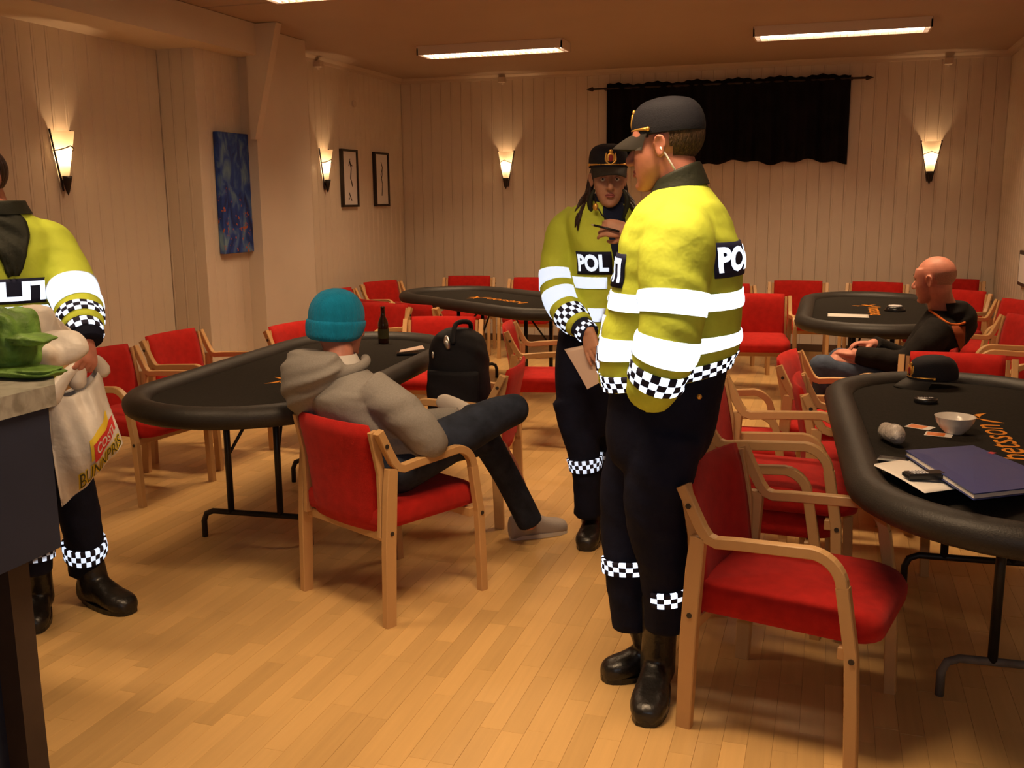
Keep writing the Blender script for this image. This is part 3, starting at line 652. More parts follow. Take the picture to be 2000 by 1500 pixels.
# ------------------------------------------------------------------ poker tables
TL, TW = 2.34, 1.03
def stadium(off, n=18, e=0.0):
    r = TW/2-off; h = TL/2-TW/2; P = []
    for a in np.linspace(-90, 90, n): P.append((h+r*math.cos(R(a)), r*math.sin(R(a))))
    for a in np.linspace(90, 270, n): P.append((-h+r*math.cos(R(a)), r*math.sin(R(a))))
    return P
TM = {}
def table_meshes():
    prof = [(.115, .738), (.110, .752), (.085, .772), (.055, .778), (.025, .770), (.004, .750), (0, .728), (.008, .704), (.030, .690), (.060, .684), (.115, .684)]
    V = []; F = []; n = 36
    for o, z in prof: V += [(x, y, z) for x, y in stadium(o)]
    for k in range(len(prof)-1):
        for i in range(n): j = (i+1) % n; F.append((k*n+i, k*n+n+i, k*n+n+j, k*n+j))
    def keep(k, V, F, m, s=False):
        me = bpy.data.meshes.new(k); me.from_pydata([tuple(map(float, v)) for v in V], [], F); me.materials.append(m)
        if s: me.polygons.foreach_set('use_smooth', [True]*len(me.polygons))
        TM[k] = me
    keep('rail', V, F, M['vinyl'], True)
    P = stadium(.116); b = MB(); b.add([(x, y, .738) for x, y in P]+[(x, y, .715) for x, y in P], [tuple(range(n))]+[(i, n+i, n+(i+1) % n, (i+1) % n) for i in range(n)]); keep('felt', b.V, b.F, M['felt'])
    P = stadium(.10); b = MB(); b.add([(x, y, .700) for x, y in P]+[(x, y, .683) for x, y in P], [tuple(range(2*n-1, n-1, -1))]+[(i, n+i, n+(i+1) % n, (i+1) % n) for i in range(n)]); keep('base_board', b.V, b.F, M['blackmetal'])
    # folding leg set at +x end; local y across
    for s, nm in ((1, 'a'), (-1, 'b')):
        x = s*.47
        b = MB(); b.tube([(x, -.27, .0), (x, -.27, .08), (x, -.255, .115), (x, -.22, .13), (x, .22, .13), (x, .255, .115), (x, .27, .08), (x, .27, 0)], .014, 8); keep('foot_bar_'+nm, b.V, b.F, M['blackmetal'], True)
        for q, t in ((-.125, 'l'), (.125, 'r')):
            b = MB(); b.tube([(x, q, .13), (x, q, .684)], .0155, 8); keep('leg_'+nm+t, b.V, b.F, M['blackmetal'], True)
            b = MB(); b.tube([(x, q, .40), (x-s*.26, q*.4, .683)], .008, 6); keep('brace_'+nm+t, b.V, b.F, M['blackmetal'], True)
table_meshes()
def leaf(p0, p1, w, bend=0.0):
    p0 = np.array(p0, float); p1 = np.array(p1, float); d = p1-p0; nn = np.array([-d[1], d[0]]); T = np.linspace(0, 1, 7)
    c = [p0+d*t+nn*bend*math.sin(math.pi*t) for t in T]; un = nn/np.linalg.norm(nn); h = [w*math.sin(math.pi*(.08+.9*t)) for t in T]
    V = [(*(a+un*b), .7395) for a, b in zip(c, h)]+[(*(a-un*b), .7395) for a, b in zip(c, h)]
    return V, [(i, 7+i, 8+i, i+1) for i in range(6)]
def table(x, y, deg, label, text_flip, toff=(0, 0), pale=False, lo=0.0):
    t = thing('poker_table', label, 'table', (x, y, 0), R(deg), 'oval poker tables')
    for k in ('rail', 'felt', 'base_board'): inst(k, TM[k], t)
    for e in 'ab':
        fb = inst('foot_bar', TM['foot_bar_'+e], t, (0, lo, 0))
        for q in 'lr': inst('leg', TM['leg_'+e+q], t, (0, lo, 0)); inst('brace', TM['brace_'+e+q], t, (0, lo, 0))
        if pale and e == pale:
            fb.data = fb.data.copy(); fb.data.materials[0] = M['palemetal']; fb['label'] = 'scuffed pale foot bar'
    s = text_flip
    flat_text('betsson', 'lettering', M['orange'], t, (toff[0]-s*.03, toff[1], .7388), (s, 0, 0), (0, s, 0), .105, .50, bold=.003, extr=.0005)
    b = MB(); cx, cy = toff[0]+s*.31, toff[1]
    for a, c, w, q in (((-.05, -.075), (.015, .005), .012, .1), ((.0, .0), (.10, .06), .016, -.12), ((.015, .0), (.115, -.045), .012, .15), ((.03, .01), (-.03, .095), .013, -.15), ((.02, .03), (.03, .13), .010, .1)):
        V, F = leaf((cx+s*a[0], cy+s*a[1]), (cx+s*c[0], cy+s*c[1]), w, q); b.add(V, F)
    b.build('bird_emblem', M['orange'], t)
    return t
T1 = table(-2.42, 4.32, 90+4, 'oval poker table on the left, in front of the person in the turquoise beanie', -1, lo=.10)
T2 = table(-2.54, 7.70, -35.5, 'oval poker table in the back left corner', -1)
T3 = table(.30, 7.60, 90, 'oval poker table in the back right with a white paper on it', 1)
T4 = table(.55, 3.66, 90+3, 'oval poker table in the right foreground with bowl, cards and blue folder', 1, (-.02, -.02), 'b', -.09)
# ------------------------------------------------------------------ people: shared builders
def dirv(deg): return np.array([math.cos(R(deg)), math.sin(R(deg)), 0.0])
def basis(f, tilt=0.0, roll=0.0):
    """columns right, forward, up of a head looking along f (tilt<0 looks down)"""
    f = nrm(f); r = nrm(np.cross(f, [0, 0, 1])); u = np.cross(r, f)
    f2 = f*math.cos(tilt)+u*math.sin(tilt); u2 = u*math.cos(tilt)-f*math.sin(tilt)
    r2 = r*math.cos(roll)+u2*math.sin(roll); u3 = u2*math.cos(roll)-r*math.sin(roll)
    return np.column_stack([r2, f2, u3])
def head_parts(c, B, s=1.0, ears=True):
    c = np.asarray(c, float); T = lambda V: [c+B@(np.asarray(v, float)*s) for v in V]; out = []
    V, F = ellipsoid((0, -.012, .038), (.074, .098, .087), 28, 18); out.append((T(V), F))
    X, Y, Z = np.array([1., 0, 0]), np.array([0, 1., 0]), np.array([0, 0, 1.])
    secs = []
    for z, w, y0, y1 in ((.070, .066, .0, .086), (.045, .070, .0, .0925), (.015, .070, .0, .092), (-.015, .069, .0, .093), (-.045, .063, -.005, .094), (-.070, .055, .0, .092), (-.092, .044, .012, .090), (-.108, .030, .03, .088), (-.117, .012, .055, .080)):
        secs.append((Y*(y0+y1)/2+Z*z, X*w, Y*(y1-y0)/2))
    V, F = Loft(secs, 2.3).mesh(32, 5); out.append((T(V), F))
    V, F = ctube([(0, .088, .022), (0, .100, .0), (0, .112, -.020), (0, .114, -.030)], [.008, .010, .0125, .012], 12, 4); out.append((T(V), F))
    for q in (-1, 1):
        V, F = ellipsoid((q*.012, .102, -.032), (.008, .011, .008), 10, 8); out.append((T(V), F))
        V, F = ellipsoid((q*.030, .083, .030), (.026, .012, .008), 12, 8); out.append((T(V), F))       # brow ridge
        V, F = ellipsoid((q*.042, .066, -.018), (.022, .020, .018), 12, 8); out.append((T(V), F))      # cheekbone
        if ears:
            a = R(22); Me = np.array([[math.cos(a), -q*math.sin(a), 0], [q*math.sin(a), math.cos(a), 0], [0, 0, 1]])
            V, F = ellipsoid((q*.077, -.004, .002), (.007, .019, .032), 14, 10, Me); out.append((T(V), F))
            V, F = ctube([(q*.076, .012, .012), (q*.082, .004, .030), (q*.086, -.014, .030), (q*.087, -.022, .008), (q*.080, -.008, -.024)], .0045, 8, 4); out.append((T(V), F))
    for zz, w in ((-.0575, .0045), (-.0665, .0055)):
        V, F = ctube([(-.023, .086, -.062), (-.010, .0955, zz), (0, .0965, zz), (.010, .0955, zz), (.023, .086, -.062)], [.003, w, w, w, .003], 8, 4); out.append((T(V), F))
    V, F = ellipsoid((0, .086, -.100), (.020, .014, .014), 12, 8); out.append((T(V), F))
    return out
def face_carve(V, c, B, s=1.0):
    """eye sockets, mouth line and ear hollows pressed into the finished skin"""
    V = np.asarray(V, float); c = np.asarray(c, float); L = ((V-c)@B)/s; D = np.zeros_like(L)
    def press(p, sg, d):
        w = np.exp(-(((L-np.array(p))/np.array(sg))**2).sum(1)/2); D[:] += w[:, None]*np.array(d)
    for q in (-1, 1):
        press((q*.032, .088, .010), (.014, .02, .008), (0, -.010, 0)); press((q*.084, -.004, .002), (.006, .008, .012), (-q*.005, 0, 0))
        press((q*.013, .10, -.002), (.008, .02, .012), (0, -.003, 0))
    press((0, .096, -.062), (.022, .02, .0028), (0, -.005, 0)); press((0, .09, -.080), (.016, .02, .005), (0, -.004, 0)); press((0, .1, -.046), (.006, .02, .006), (0, -.002, 0))
    return c+(L+D)*s@B.T
def hand_parts(w, d, n, side, s=1.0, curl=(.5, .55, .6, .65), thumb=(.5, .5), spread=.06):
    """w wrist, d towards the knuckles, n out of the palm, side +1 if the thumb leaves along +cross(d, n)"""
    d = nrm(d); n = nrm(np.asarray(n)-d*(d@np.asarray(n))); x = np.cross(d, n)*side; out = []; w = np.asarray(w, float)
    secs = []
    for q, hw, ht in ((-.02, .026, .020), (.0, .029, .020), (.03, .038, .017), (.06, .042, .0155), (.085, .042, .0125), (.096, .036, .008)): secs.append((w+d*q*s, x*hw*s, n*ht*s))
    V, F = Loft(secs, 2.6).mesh(20, 4); out.append((V, F))
    for i, (ox, L) in enumerate(((.031, .070), (.0105, .078), (-.010, .072), (-.030, .057))):
        p = w+d*.088*s+x*ox*s; a = 0; P = [w+d*.06*s+x*ox*.9*s, p]; dd = nrm(d+x*spread*(1.5-i))
        for k, f in enumerate((.44, .31, .25)):
            a += curl[i]*(1.0, 1.15, .7)[k]; v = dd*math.cos(a)+n*math.sin(a); p = p+v*L*f*s; P.append(p)
        V, F = ctube(P, [.0088*s, .0092*s, .0085*s, .0078*s, .0062*s], 10, 4); out.append((V, F))
    b = w+d*.018*s+x*.020*s+n*.006*s; m = b+(d*.62+x*.70+n*.25*(1+thumb[0]))*.040*s; v = nrm(d*.85+x*(.45-thumb[0]*.7)+n*thumb[0]); e = m+v*.032*s; v2 = nrm(v+n*thumb[1]-x*thumb[1]*.7); g = e+v2*.026*s
    V, F = ctube([b, m, e, g], [.0135*s, .0115*s, .0100*s, .0078*s], 10, 4); out.append((V, F))
    return out
def limb_mesh(P, r, n=16): return ctube(P, r, n, 5)
def eyes(parent, c, B, s=1.0, look=(0, 1, 0), lids=M['skin'], brow=True):
    c = np.asarray(c, float); o = np.array(parent.location)
    for q in (-1, 1):
        p = c+B@(np.array([q*.032, .0765, .0105])*s)-o
        b = MB(); b.ell(p, (.0118*s,)*3, 14, 10); e = b.build('eye', M['eye'], parent, True)
        k = MB(); k.ell(p+B@(nrm(look)*.0072*s), (.0058*s,)*3, 12, 8); k.build('iris', M['iris'], e, True)
        V, F = ctube([c+B@(np.array([q*a, b_, z])*s)-o for a, b_, z in ((.020, .0885, .0135), (.032, .0895, .0185), (.044, .0815, .0125))], .0032*s, 8, 4); mobj('eyelid', V, F, lids, parent, True)
        if brow:
            V, F = ctube([c+B@(np.array([q*a, b_, z])*s)-o for a, b_, z in ((.014, .0985, .032), (.030, .0960, .038), (.050, .0800, .031))], [.0035*s, .0042*s, .002*s], 8, 4); mobj('eyebrow', V, F, M['brow'], parent, True)
def lips(parent, c, B, s=1.0):
    c = np.asarray(c, float); o = np.array(parent.location); mb = MB()
    for zz, w in ((-.0572, .0044), (-.0672, .0054)):
        V, F = ctube([c+B@(np.array(p)*s)-o for p in ((-.022, .087, -.062), (-.010, .0962, zz), (0, .0972, zz), (.010, .0962, zz), (.022, .087, -.062))], [.002*s, w*s, w*s, w*s, .002*s], 8, 4); mb.add(V, F)
    mb.build('lips', M['lip'], parent, True)
def put(parent, name, VF, m, smooth=True, uv=None):
    o = np.array(parent['_o']) if '_o' in parent else np.array(parent.location)
    V, F = VF[0], VF[1]
    return mobj(name, [np.asarray(v, float)-o for v in V], F, m, parent, smooth, uv)
def person(label, loc):
    t = thing('person', label, 'person', loc, 0); return t
def sub(parent, root, name, VF, m, smooth=True, uv=None):
    o = np.array(root.location); return mobj(name, [np.asarray(v, float)-o for v in VF[0]], VF[1], m, parent, smooth, uv)
def band(parent, root, loft, u0, u1, t0, t1, m, uvs=(1, 1), nu=28, off=.004, name='reflective_band'):
    V, F, uv = loft.patch(u0, u1, t0, t1, off, nu, 5, uvs); return sub(parent, root, name, (V, F), m, True, uv)
def letters(parent, root, loft, s, u0, u1, t0, t1, m, off=.007, bold=.045, name='lettering'):
    """block letters laid on the skin: text runs from u0 to u1, its foot at t0, its head at t1"""
    V, F = text_mesh(s, bold, 3); mn, mx = V.min(0), V.max(0)
    a = (V[:, 0]-mn[0])/(mx[0]-mn[0]); b = (V[:, 1]-mn[1])/(mx[1]-mn[1])
    P = loft.S(u0+(u1-u0)*a, t0+(t1-t0)*b, off); return sub(parent, root, name, (P, F), m, False)
def boot(parent, root, heel, toe, ankle, w=.050, name='boot', m='boot', h=.16, solem=None):
    """heel and toe on the floor, shaft up to the ankle point"""
    heel = np.asarray(heel, float); toe = np.asarray(toe, float); ankle = np.asarray(ankle, float); d = toe-heel; L = np.linalg.norm(d); d = d/L; x = np.cross(d, [0, 0, 1]); z = np.array([0, 0, 1.])
    prof = [(-.02, .030, .032, .050), (.02, .038, .055, .058), (.25, .040, .075, .066), (.45, .042, .060, .056), (.62, .048, .046, .044), (.80, .050, .040, .038), (.93, .040, .034, .033), (1.0, .022, .024, .024)]
    secs = [(heel+d*q*L+z*hh, x*ww*w/.050, z*hh2) for q, ww, hh, hh2 in prof]; secs = [(c*np.array([1, 1, 0])+z*(np.linalg.norm(b)), a, b) for c, a, b in secs]
    A = Loft(secs, 2.5).mesh(20, 4)
    an = heel+d*.24*L+z*.06; S_ = limb_mesh([an, an*.5+ankle*.5+z*.01, ankle], [.050*w/.05, .048*w/.05, .054*w/.05], 16)
    V, F = remesh([A, S_], .008, 5); V = np.asarray(V); V[:, 2] = np.maximum(V[:, 2], .006)
    b = sub(parent, root, name, (V, F), M[m])
    # sole
    Q = []; n = 20
    for i in range(n):
        a = 2*math.pi*i/n; q = .49+.515*math.cos(a); ww = (.036+.016*min(1, max(0, (q-.1)/.6)))*w/.05*abs(math.sin(a))**.6*np.sign(math.sin(a)); Q.append(heel+d*q*L+x*ww)
    V = [p*np.array([1, 1, 0])+z*.001 for p in Q]+[p*np.array([1, 1, 0])+z*.020 for p in Q]
    sub(b, root, 'sole', (V, [tuple(range(n-1, -1, -1)), tuple(range(n, 2*n))]+[(i, (i+1) % n, n+(i+1) % n, n+i) for i in range(n)]), M[solem or 'boot'], False)
    return b
def cap(parent, root, c, B, s=1.0, badge=True, braid=True, dz=0.0):
    c = np.asarray(c, float)+B@np.array([0, 0, dz]); X, Y, Z = np.eye(3); secs = []
    for z, a, y0, y1 in ((.040, .083, -.116, .096), (.060, .085, -.118, .097), (.090, .083, -.113, .092), (.115, .075, -.100, .080), (.133, .056, -.078, .058), (.143, .024, -.04, .022)): secs.append((c+B@((Y*(y0+y1)/2+Z*z)*s), B@(X*a*s), B@(Y*(y1-y0)/2*s)))
    lf = Loft(secs, 2.15); o = sub(parent, root, 'cap', lf.mesh(40, 5, (True, True)), M['cap'])
    n = 18; V = []; F = []
    for lay in (0, 1):
        for k in range(6):
            q = k/5
            for i in range(n+1):
                a = R(-68+136*i/n); w = math.sin(a)*.084; y = .094*math.cos(a)**1.0-.004+q*.070*(max(0, math.cos(a*1.18))**.7); z = .050-.018*q-.014*q*q-.014*math.sin(a)**2*(.4+q)-(0 if lay == 0 else .0035); V.append(c+B@(np.array([w*(1-.06*q), y, z])*s))
    g = 6*(n+1)
    for k in range(5):
        for i in range(n): F.append((k*(n+1)+i, k*(n+1)+i+1, (k+1)*(n+1)+i+1, (k+1)*(n+1)+i)); F.append((g+k*(n+1)+i, g+(k+1)*(n+1)+i, g+(k+1)*(n+1)+i+1, g+k*(n+1)+i+1))
    for i in range(n): F.append((5*(n+1)+i, 5*(n+1)+i+1, g+5*(n+1)+i+1, g+5*(n+1)+i))
    sub(o, root, 'visor', (V, F), M['visor'])
    if braid:
        P = [c+B@(np.array([math.sin(R(a))*.086, math.cos(R(a))*.100-.006, .0535+.004*math.cos(R(a))])*s) for a in np.linspace(-72, 72, 15)]
        sub(o, root, 'braid', tube(P, .0042*s, 8), M['gold'])
        for q in (-1, 1): b = MB(); b.ell(c+B@(np.array([q*.085, .026, .054])*s), (.0065*s,)*3, 10, 8); sub(o, root, 'button', (b.V, b.F), M['gold'])
    if badge:
        p = c+B@(np.array([0, .0925, .083])*s); b = MB(); b.ell(p, (.019*s, .004*s, .024*s), 18, 10, B)
        for q in (-1, 1): V, F = ctube([p+B@(np.array([q*.006, .001, -.024])*s), p+B@(np.array([q*.021, -.002, -.008])*s), p+B@(np.array([q*.019, -.004, .020])*s)], [.004*s, .005*s, .0025*s], 8, 4); b.add(V, F)
        b.ell(p+B@(np.array([0, -.004, .028])*s), (.009*s, .005*s, .009*s), 10, 8, B)
        e = sub(o, root, 'badge', (b.V, b.F), M['gold'])
        b = MB(); b.ell(p+B@(np.array([0, .0025, 0])*s), (.011*s, .003*s, .016*s), 14, 8, B); sub(o, root, 'badge_shield', (b.V, b.F), M['badgered'])
    return o
def hair_shell(parent, root, c, B, keep, m, grow=.006, s=1.0, name='hair'):
    V, F = ellipsoid((0, -.012, .038), (.074+grow, .098+grow, .087+grow), 64, 44); V = np.array(V)
    F = [f for f in F if all(keep(V[i]) for i in f)]
    return sub(parent, root, name, ([np.asarray(c)+B@(v*s) for v in V], F), m)
def torso(pts, f, side=None):
    """sections from (front point, back point, half width)"""
    secs = []
    for a, b, w in pts:
        a = np.asarray(a, float); b = np.asarray(b, float); fw = (a-b)/2; s = nrm(np.cross([0, 0, 1], fw)); secs.append(((a+b)/2, s*w, fw))
    return secs
def xsec(c, f, a, b):
    f = nrm(f); return (np.asarray(c, float), nrm(np.cross([0, 0, 1], f))*a, f*b)

# ------------------------------------------------------------------ officer in front, seen from his left side
f4 = dirv(187); l4 = np.cross([0, 0, 1], f4)
P4 = person('police officer in front seen from the side, yellow jacket, dark cap, hand in pocket', (-.45, 2.93, 0)); Y = 2.95
S4 = torso([(at(1186, 758, Y), at(1430, 716, Y), .205), (at(1174, 712, Y), at(1441, 680, Y), .215), (at(1182, 645, Y), at(1448, 640, Y), .215), (at(1194, 592, Y), at(1450, 592, Y), .22), (at(1204, 540, Y), at(1450, 540, Y), .228), (at(1213, 490, Y), at(1447, 490, Y), .236), (at(1226, 440, Y), at(1434, 445, Y), .232), (at(1246, 404, Y), at(1412, 402, Y), .200), (at(1270, 380, Y), at(1392, 376, Y), .130), (at(1286, 368, Y), at(1376, 356, Y), .078)], f4)
J4 = Loft(S4, 2.25, folds=((.012, 3, .55, .4), (.010, 5, .3, 2.), (.006, 2, 1.3, 1.)))
LA = [at(1334, 408, 2.87), at(1326, 466, 2.755), at(1316, 545, 2.72), at(1314, 610, 2.70), at(1302, 680, 2.69), at(1280, 742, 2.71), at(1266, 776, 2.74)]
A4 = limb(LA, [.062, .100, .099, .090, .088, .078, .066], fwd=f4, folds=((.02, 2, .8, .3), (.014, 4, 1.6, 1.), (.012, 3, 2.3, 2.)))
band4 = lambda sl: (band(sl, P4, A4, 0, 1, 2.40, 3.06, M['retro'], nu=40), band(sl, P4, A4, 0, 1, 3.66, 4.30, M['retro'], nu=40), band(sl, P4, A4, 0, 1, 4.5, 5.05, M['check'], (22, 3), 66))
RA = [at(1322, 408, 3.05), at(1290, 476, 3.15), at(1255, 560, 3.21), at(1228, 630, 3.20), at(1210, 700, 3.16), at(1206, 750, 3.10)]
A4r = limb(RA, [.060, .095, .092, .084, .074, .062], fwd=f4, folds=((.02, 2, .8, .3), (.014, 4, 1.6, 1.)))
jk = sub(P4, P4, 'jacket', remesh([J4.mesh(56, 7), A4.mesh(36, 8), A4r.mesh(36, 8)], .009, 3), M['hivis']); jk['label'] = 'yellow reflective jacket'
band(jk, P4, J4, 0, 1, 2.92, 3.55, M['retro'], nu=64); band(jk, P4, J4, 0, 1, 1.30, 1.92, M['retro'], nu=64); band(jk, P4, J4, 0, 1, .12, .78, M['check'], (46, 3), 90)
band(jk, P4, J4, -.135, .135, 3.75, 5.0, M['panel'], off=.005, name='text_panel'); letters(jk, P4, J4, 'POLITI', -.125, .125, 3.92, 4.85, M['retro'])
band(jk, P4, J4, .36, .64, 4.10, 5.45, M['panel'], off=.005, name='text_panel'); letters(jk, P4, J4, 'POLITI', .372, .628, 4.28, 5.28, M['retro'])
band4(jk); sl = jk; band(sl, P4, A4r, 0, 1, 2.0, 2.6, M['retro'], nu=40); band(sl, P4, A4r, 0, 1, 3.0, 3.55, M['retro'], nu=40); band(sl, P4, A4r, 0, 1, 3.8, 4.5, M['check'], (22, 3), 66)
C4 = Loft(torso([(at(1268, 384, Y), at(1386, 358, Y), .090), (at(1276, 368, Y), at(1377, 335, Y), .082), (at(1284, 354, Y), at(1369, 317, Y), .078), (at(1290, 352, Y), at(1364, 317, Y), .068), (at(1290, 366, Y), at(1362, 340, Y), .060)], f4), 2.1)
sub(P4, P4, 'collar', C4.mesh(36, 6, (False, False)), M['collar'])
# trousers
hp = Loft(torso([(at(1196, 735, Y), at(1424, 705, Y), .175), (at(1190, 790, Y), at(1408, 785, Y), .182), (at(1186, 840, Y), at(1396, 845, Y), .180), (at(1195, 885, Y), at(1375, 890, Y), .165), (at(1225, 915, Y), at(1340, 915, Y), .12)], f4), 2.2)
lg = limb([at(1306, 840, 2.86), at(1288, 930, 2.85), at(1280, 1010, 2.86), at(1294, 1090, 2.88), at(1300, 1160, 2.90), at(1300, 1228, 2.91)], [.110, .104, .092, .080, .072, .066], fwd=f4, folds=((.02, 2, .9, 0), (.02, 3, 1.9, 1)))
rg = limb([at(1268, 840, 3.04), at(1238, 930, 3.03), at(1226, 1010, 3.02), at(1226, 1090, 3.00), at(1228, 1160, 2.99), at(1234, 1226, 2.99)], [.110, .104, .090, .078, .068, .062], fwd=f4, folds=((.02, 2, .9, 0), (.02, 3, 1.9, 1)))
tr = sub(P4, P4, 'trousers', remesh([hp.mesh(40, 6), lg.mesh(28, 6), rg.mesh(28, 6)], .012, 3), M['navy']); tr['label'] = 'dark navy uniform trousers'
band(tr, P4, rg, -.45, .12, 2.98, 3.34, M['check'], (14, 3), off=.009); band(tr, P4, lg, -.62, -.17, 3.66, 4.06, M['check'], (11, 3), off=.009)
for p in ((1243, 950, 2.90), (1366, 775, 2.74)): b = MB(); b.ell(at(*p), (.0075,)*3, 10, 8); sub(tr, P4, 'button', (b.V, b.F), M['gold'])
b = MB(); V, F = tube([at(1285, 786, 2.735), at(1262, 795, 2.735)], .0035, 8); sub(tr, P4, 'zip', (V, F), M['retro'])
hl = atz(1283, 1345, 0); boot(P4, P4, atz(1290, 1318, 0), atz(1260, 1422, 0), at(1292, 1170, 2.92), .058)
boot(P4, P4, atz(1296, 1336, 0)+np.array([0, .10, 0]), atz(1176, 1330, 0), at(1232, 1165, 2.99), .052)
# body and head
H4 = at(1301, 290, 2.95); B4 = basis(dirv(173), R(-5))
bd = head_parts(H4, B4)
bd += [limb_mesh([H4+B4@np.array([0, -.02, -.03]), H4+B4@np.array([0, -.035, -.09]), at(1330, 372, Y), at(1335, 430, Y)], [.058, .058, .058, .06], 20)]
bd += [limb_mesh([at(1330, 420, Y), at(1325, 520, Y), at(1315, 640, Y), at(1310, 800, Y)], [.07, .12, .12, .11], 20)]
for PP in (LA, RA): bd += [limb_mesh([at(1328, 470, Y)]+PP[1:7:2], [.04, .045, .05, .045, .04][:len(PP[1:7:2])+1], 14)]
HN = np.array(LA[-1]); bd += [limb_mesh([LA[5], HN+np.array([0, .05, -.01])], [.04, .032], 12)]; bd += hand_parts(HN+np.array([0.01, .085, -.005]), (-.25, .22, -1), (0, 1, 0), 1, .92, (.3,)*4)
HN2 = np.array(RA[-1]); bd += [limb_mesh([RA[4], HN2], [.035, .032], 12)]; bd += hand_parts(HN2+np.array([.01, -.02, .02]), (.15, -.1, -1), (0, -1, 0), -1, .95, (.5,)*4)
for PP in ([at(1310, 830, 2.88), at(1280, 1010, 2.87), at(1297, 1150, 2.91)], [at(1268, 830, 3.02), at(1226, 1010, 3.02), at(1229, 1150, 2.99)]): bd += [limb_mesh(PP, [.085, .06, .042], 14)]
V, F = remesh(bd, .005, 3); V = face_carve(V, H4, B4); bo = sub(P4, P4, 'body', (V, F), M['skinred'])
eyes(P4, H4, B4); lips(P4, H4, B4)
cap(P4, P4, H4, B4, 1.0)
hair_shell(P4, P4, H4, B4, lambda v: v[2] < .075 and v[2] > -.052+max(0, v[1]+.03)*1.2 and v[1] < .038 and not (abs(v[0]) > .05 and -.03 < v[1] < .022 and v[2] < .035), M['hairb'])
ep = [H4+B4@np.array(p) for p in ((-.082, -.006, .0), (-.078, -.020, -.022), (-.072, -.032, -.048), (-.066, -.045, -.075))]
sub(P4, P4, 'earpiece_cord', tube(ep, .0028, 8), M['keys'])

# ------------------------------------------------------------------ officer facing the camera, holding a pen and a paper
f3 = dirv(-60); P3 = person('police officer with long dark hair facing the camera, holding a pen and paper', (-1.0, 4.27, 0)); Y = 4.28; mpx = 4.28/1937
def s3(L, Rr, y, b, Yc=4.28): return xsec((at(L, y, Yc)+at(Rr, y, Yc))/2, f3, (Rr-L)/2*mpx*1.02, b)
S3 = [s3(1112, 1246, 655, .135), s3(1114, 1246, 620, .14), s3(1116, 1247, 580, .142), s3(1116, 1248, 540, .145), s3(1112, 1250, 495, .145), s3(1106, 1252, 450, .128), s3(1108, 1250, 418, .105), s3(1130, 1232, 398, .085), s3(1150, 1220, 388, .066)]
J3 = Loft(S3, 2.3, folds=((.012, 3, .6, 0), (.01, 5, .4, 1)))
RA3 = [at(1128, 414, 4.28), at(1102, 452, 4.265), at(1092, 510, 4.25), at(1090, 560, 4.21), at(1106, 608, 4.13), at(1136, 638, 4.06)]
A3 = limb(RA3, [.050, .076, .080, .080, .070, .058], fwd=f3, folds=((.02, 2, .8, .3), (.014, 4, 1.6, 1.)))
LA3 = [at(1228, 416, 4.29), at(1256, 456, 4.25), at(1276, 520, 4.14), at(1270, 520, 4.04), at(1245, 480, 3.98), at(1238, 464, 3.97)]
A3l = limb(LA3, [.050, .074, .074, .068, .055, .048], fwd=f3)
jk = sub(P3, P3, 'jacket', remesh([J3.mesh(56, 7), A3.mesh(36, 8), A3l.mesh(36, 8)], .009, 3), M['hivis']); sl = jk
band(jk, P3, J3, .03, .97, 1.0-.02, 1.62, M['retro'], nu=60); band(jk, P3, J3, .03, .97, 2.55, 3.08, M['retro'], nu=60)
# open front: dark shirt showing in a wedge, flaps with lettering either side
V = []; 
sh = J3.patch(.93, 1.07, 3.0, 8.0, .006, 12, 24)
Vp = np.array(sh[0]); U = np.linspace(.93, 1.07, 13); tt = np.linspace(3.0, 8.0, 25)
W = []; F = []
for t_ in tt:
    h = .012+.050*((t_-3.0)/5.0)**1.1
    for i in range(9): u_ = .015+(i/8*2-1)*h; W.append(J3.S([u_], [t_], .006)[0])
for k in range(24):
    for i in range(8): F.append((k*9+i, k*9+i+1, k*9+10+i, k*9+9+i))
o = sub(P3, P3, 'shirt', (W, F), M['navy2']); md = o.modifiers.new('thick', 'SOLIDIFY'); md.thickness = .004
sub(jk, P3, 'zip', tube([J3.S([.015], [q], .006)[0] for q in np.linspace(0, 3.1, 14)], .005, 8), M['panel'])
band(jk, P3, J3, -.185, -.010, 3.2, 4.15, M['panel'], off=.005, name='text_panel'); letters(jk, P3, J3, 'POL', -.175, -.022, 3.32, 4.05, M['retro'])
band(jk, P3, J3, .035, .20, 3.2, 4.15, M['panel'], off=.005, name='text_panel'); letters(jk, P3, J3, 'ITI', .045, .185, 3.32, 4.05, M['retro'])
band(sl, P3, A3, 0, 1, 2.40, 2.98, M['retro'], nu=40); band(sl, P3, A3, 0, 1, 3.30, 3.86, M['retro'], nu=40); band(sl, P3, A3, 0, 1, 4.15, 4.70, M['check'], (22, 3), 66); band(sl, P3, A3l, 0, 1, 1.5, 2.2, M['retro'], nu=40)
CF = limb([at(1128, 632, 4.075), at(1142, 645, 4.04), at(1152, 654, 4.02)], [.050, .047, .043], fwd=f3); cf = sub(P3, P3, 'cuff', CF.mesh(28, 6), M['navy2']); band(cf, P3, CF, 0, 1, 1.0, 1.7, M['check'], (18, 2), 54)
CF = limb([at(1243, 474, 3.975), at(1231, 456, 3.965), at(1224, 448, 3.96)], [.048, .044, .040], fwd=f3); cf = sub(P3, P3, 'cuff', CF.mesh(28, 6), M['navy2']); band(cf, P3, CF, 0, 1, .5, 1.6, M['check'], (16, 2), 54)
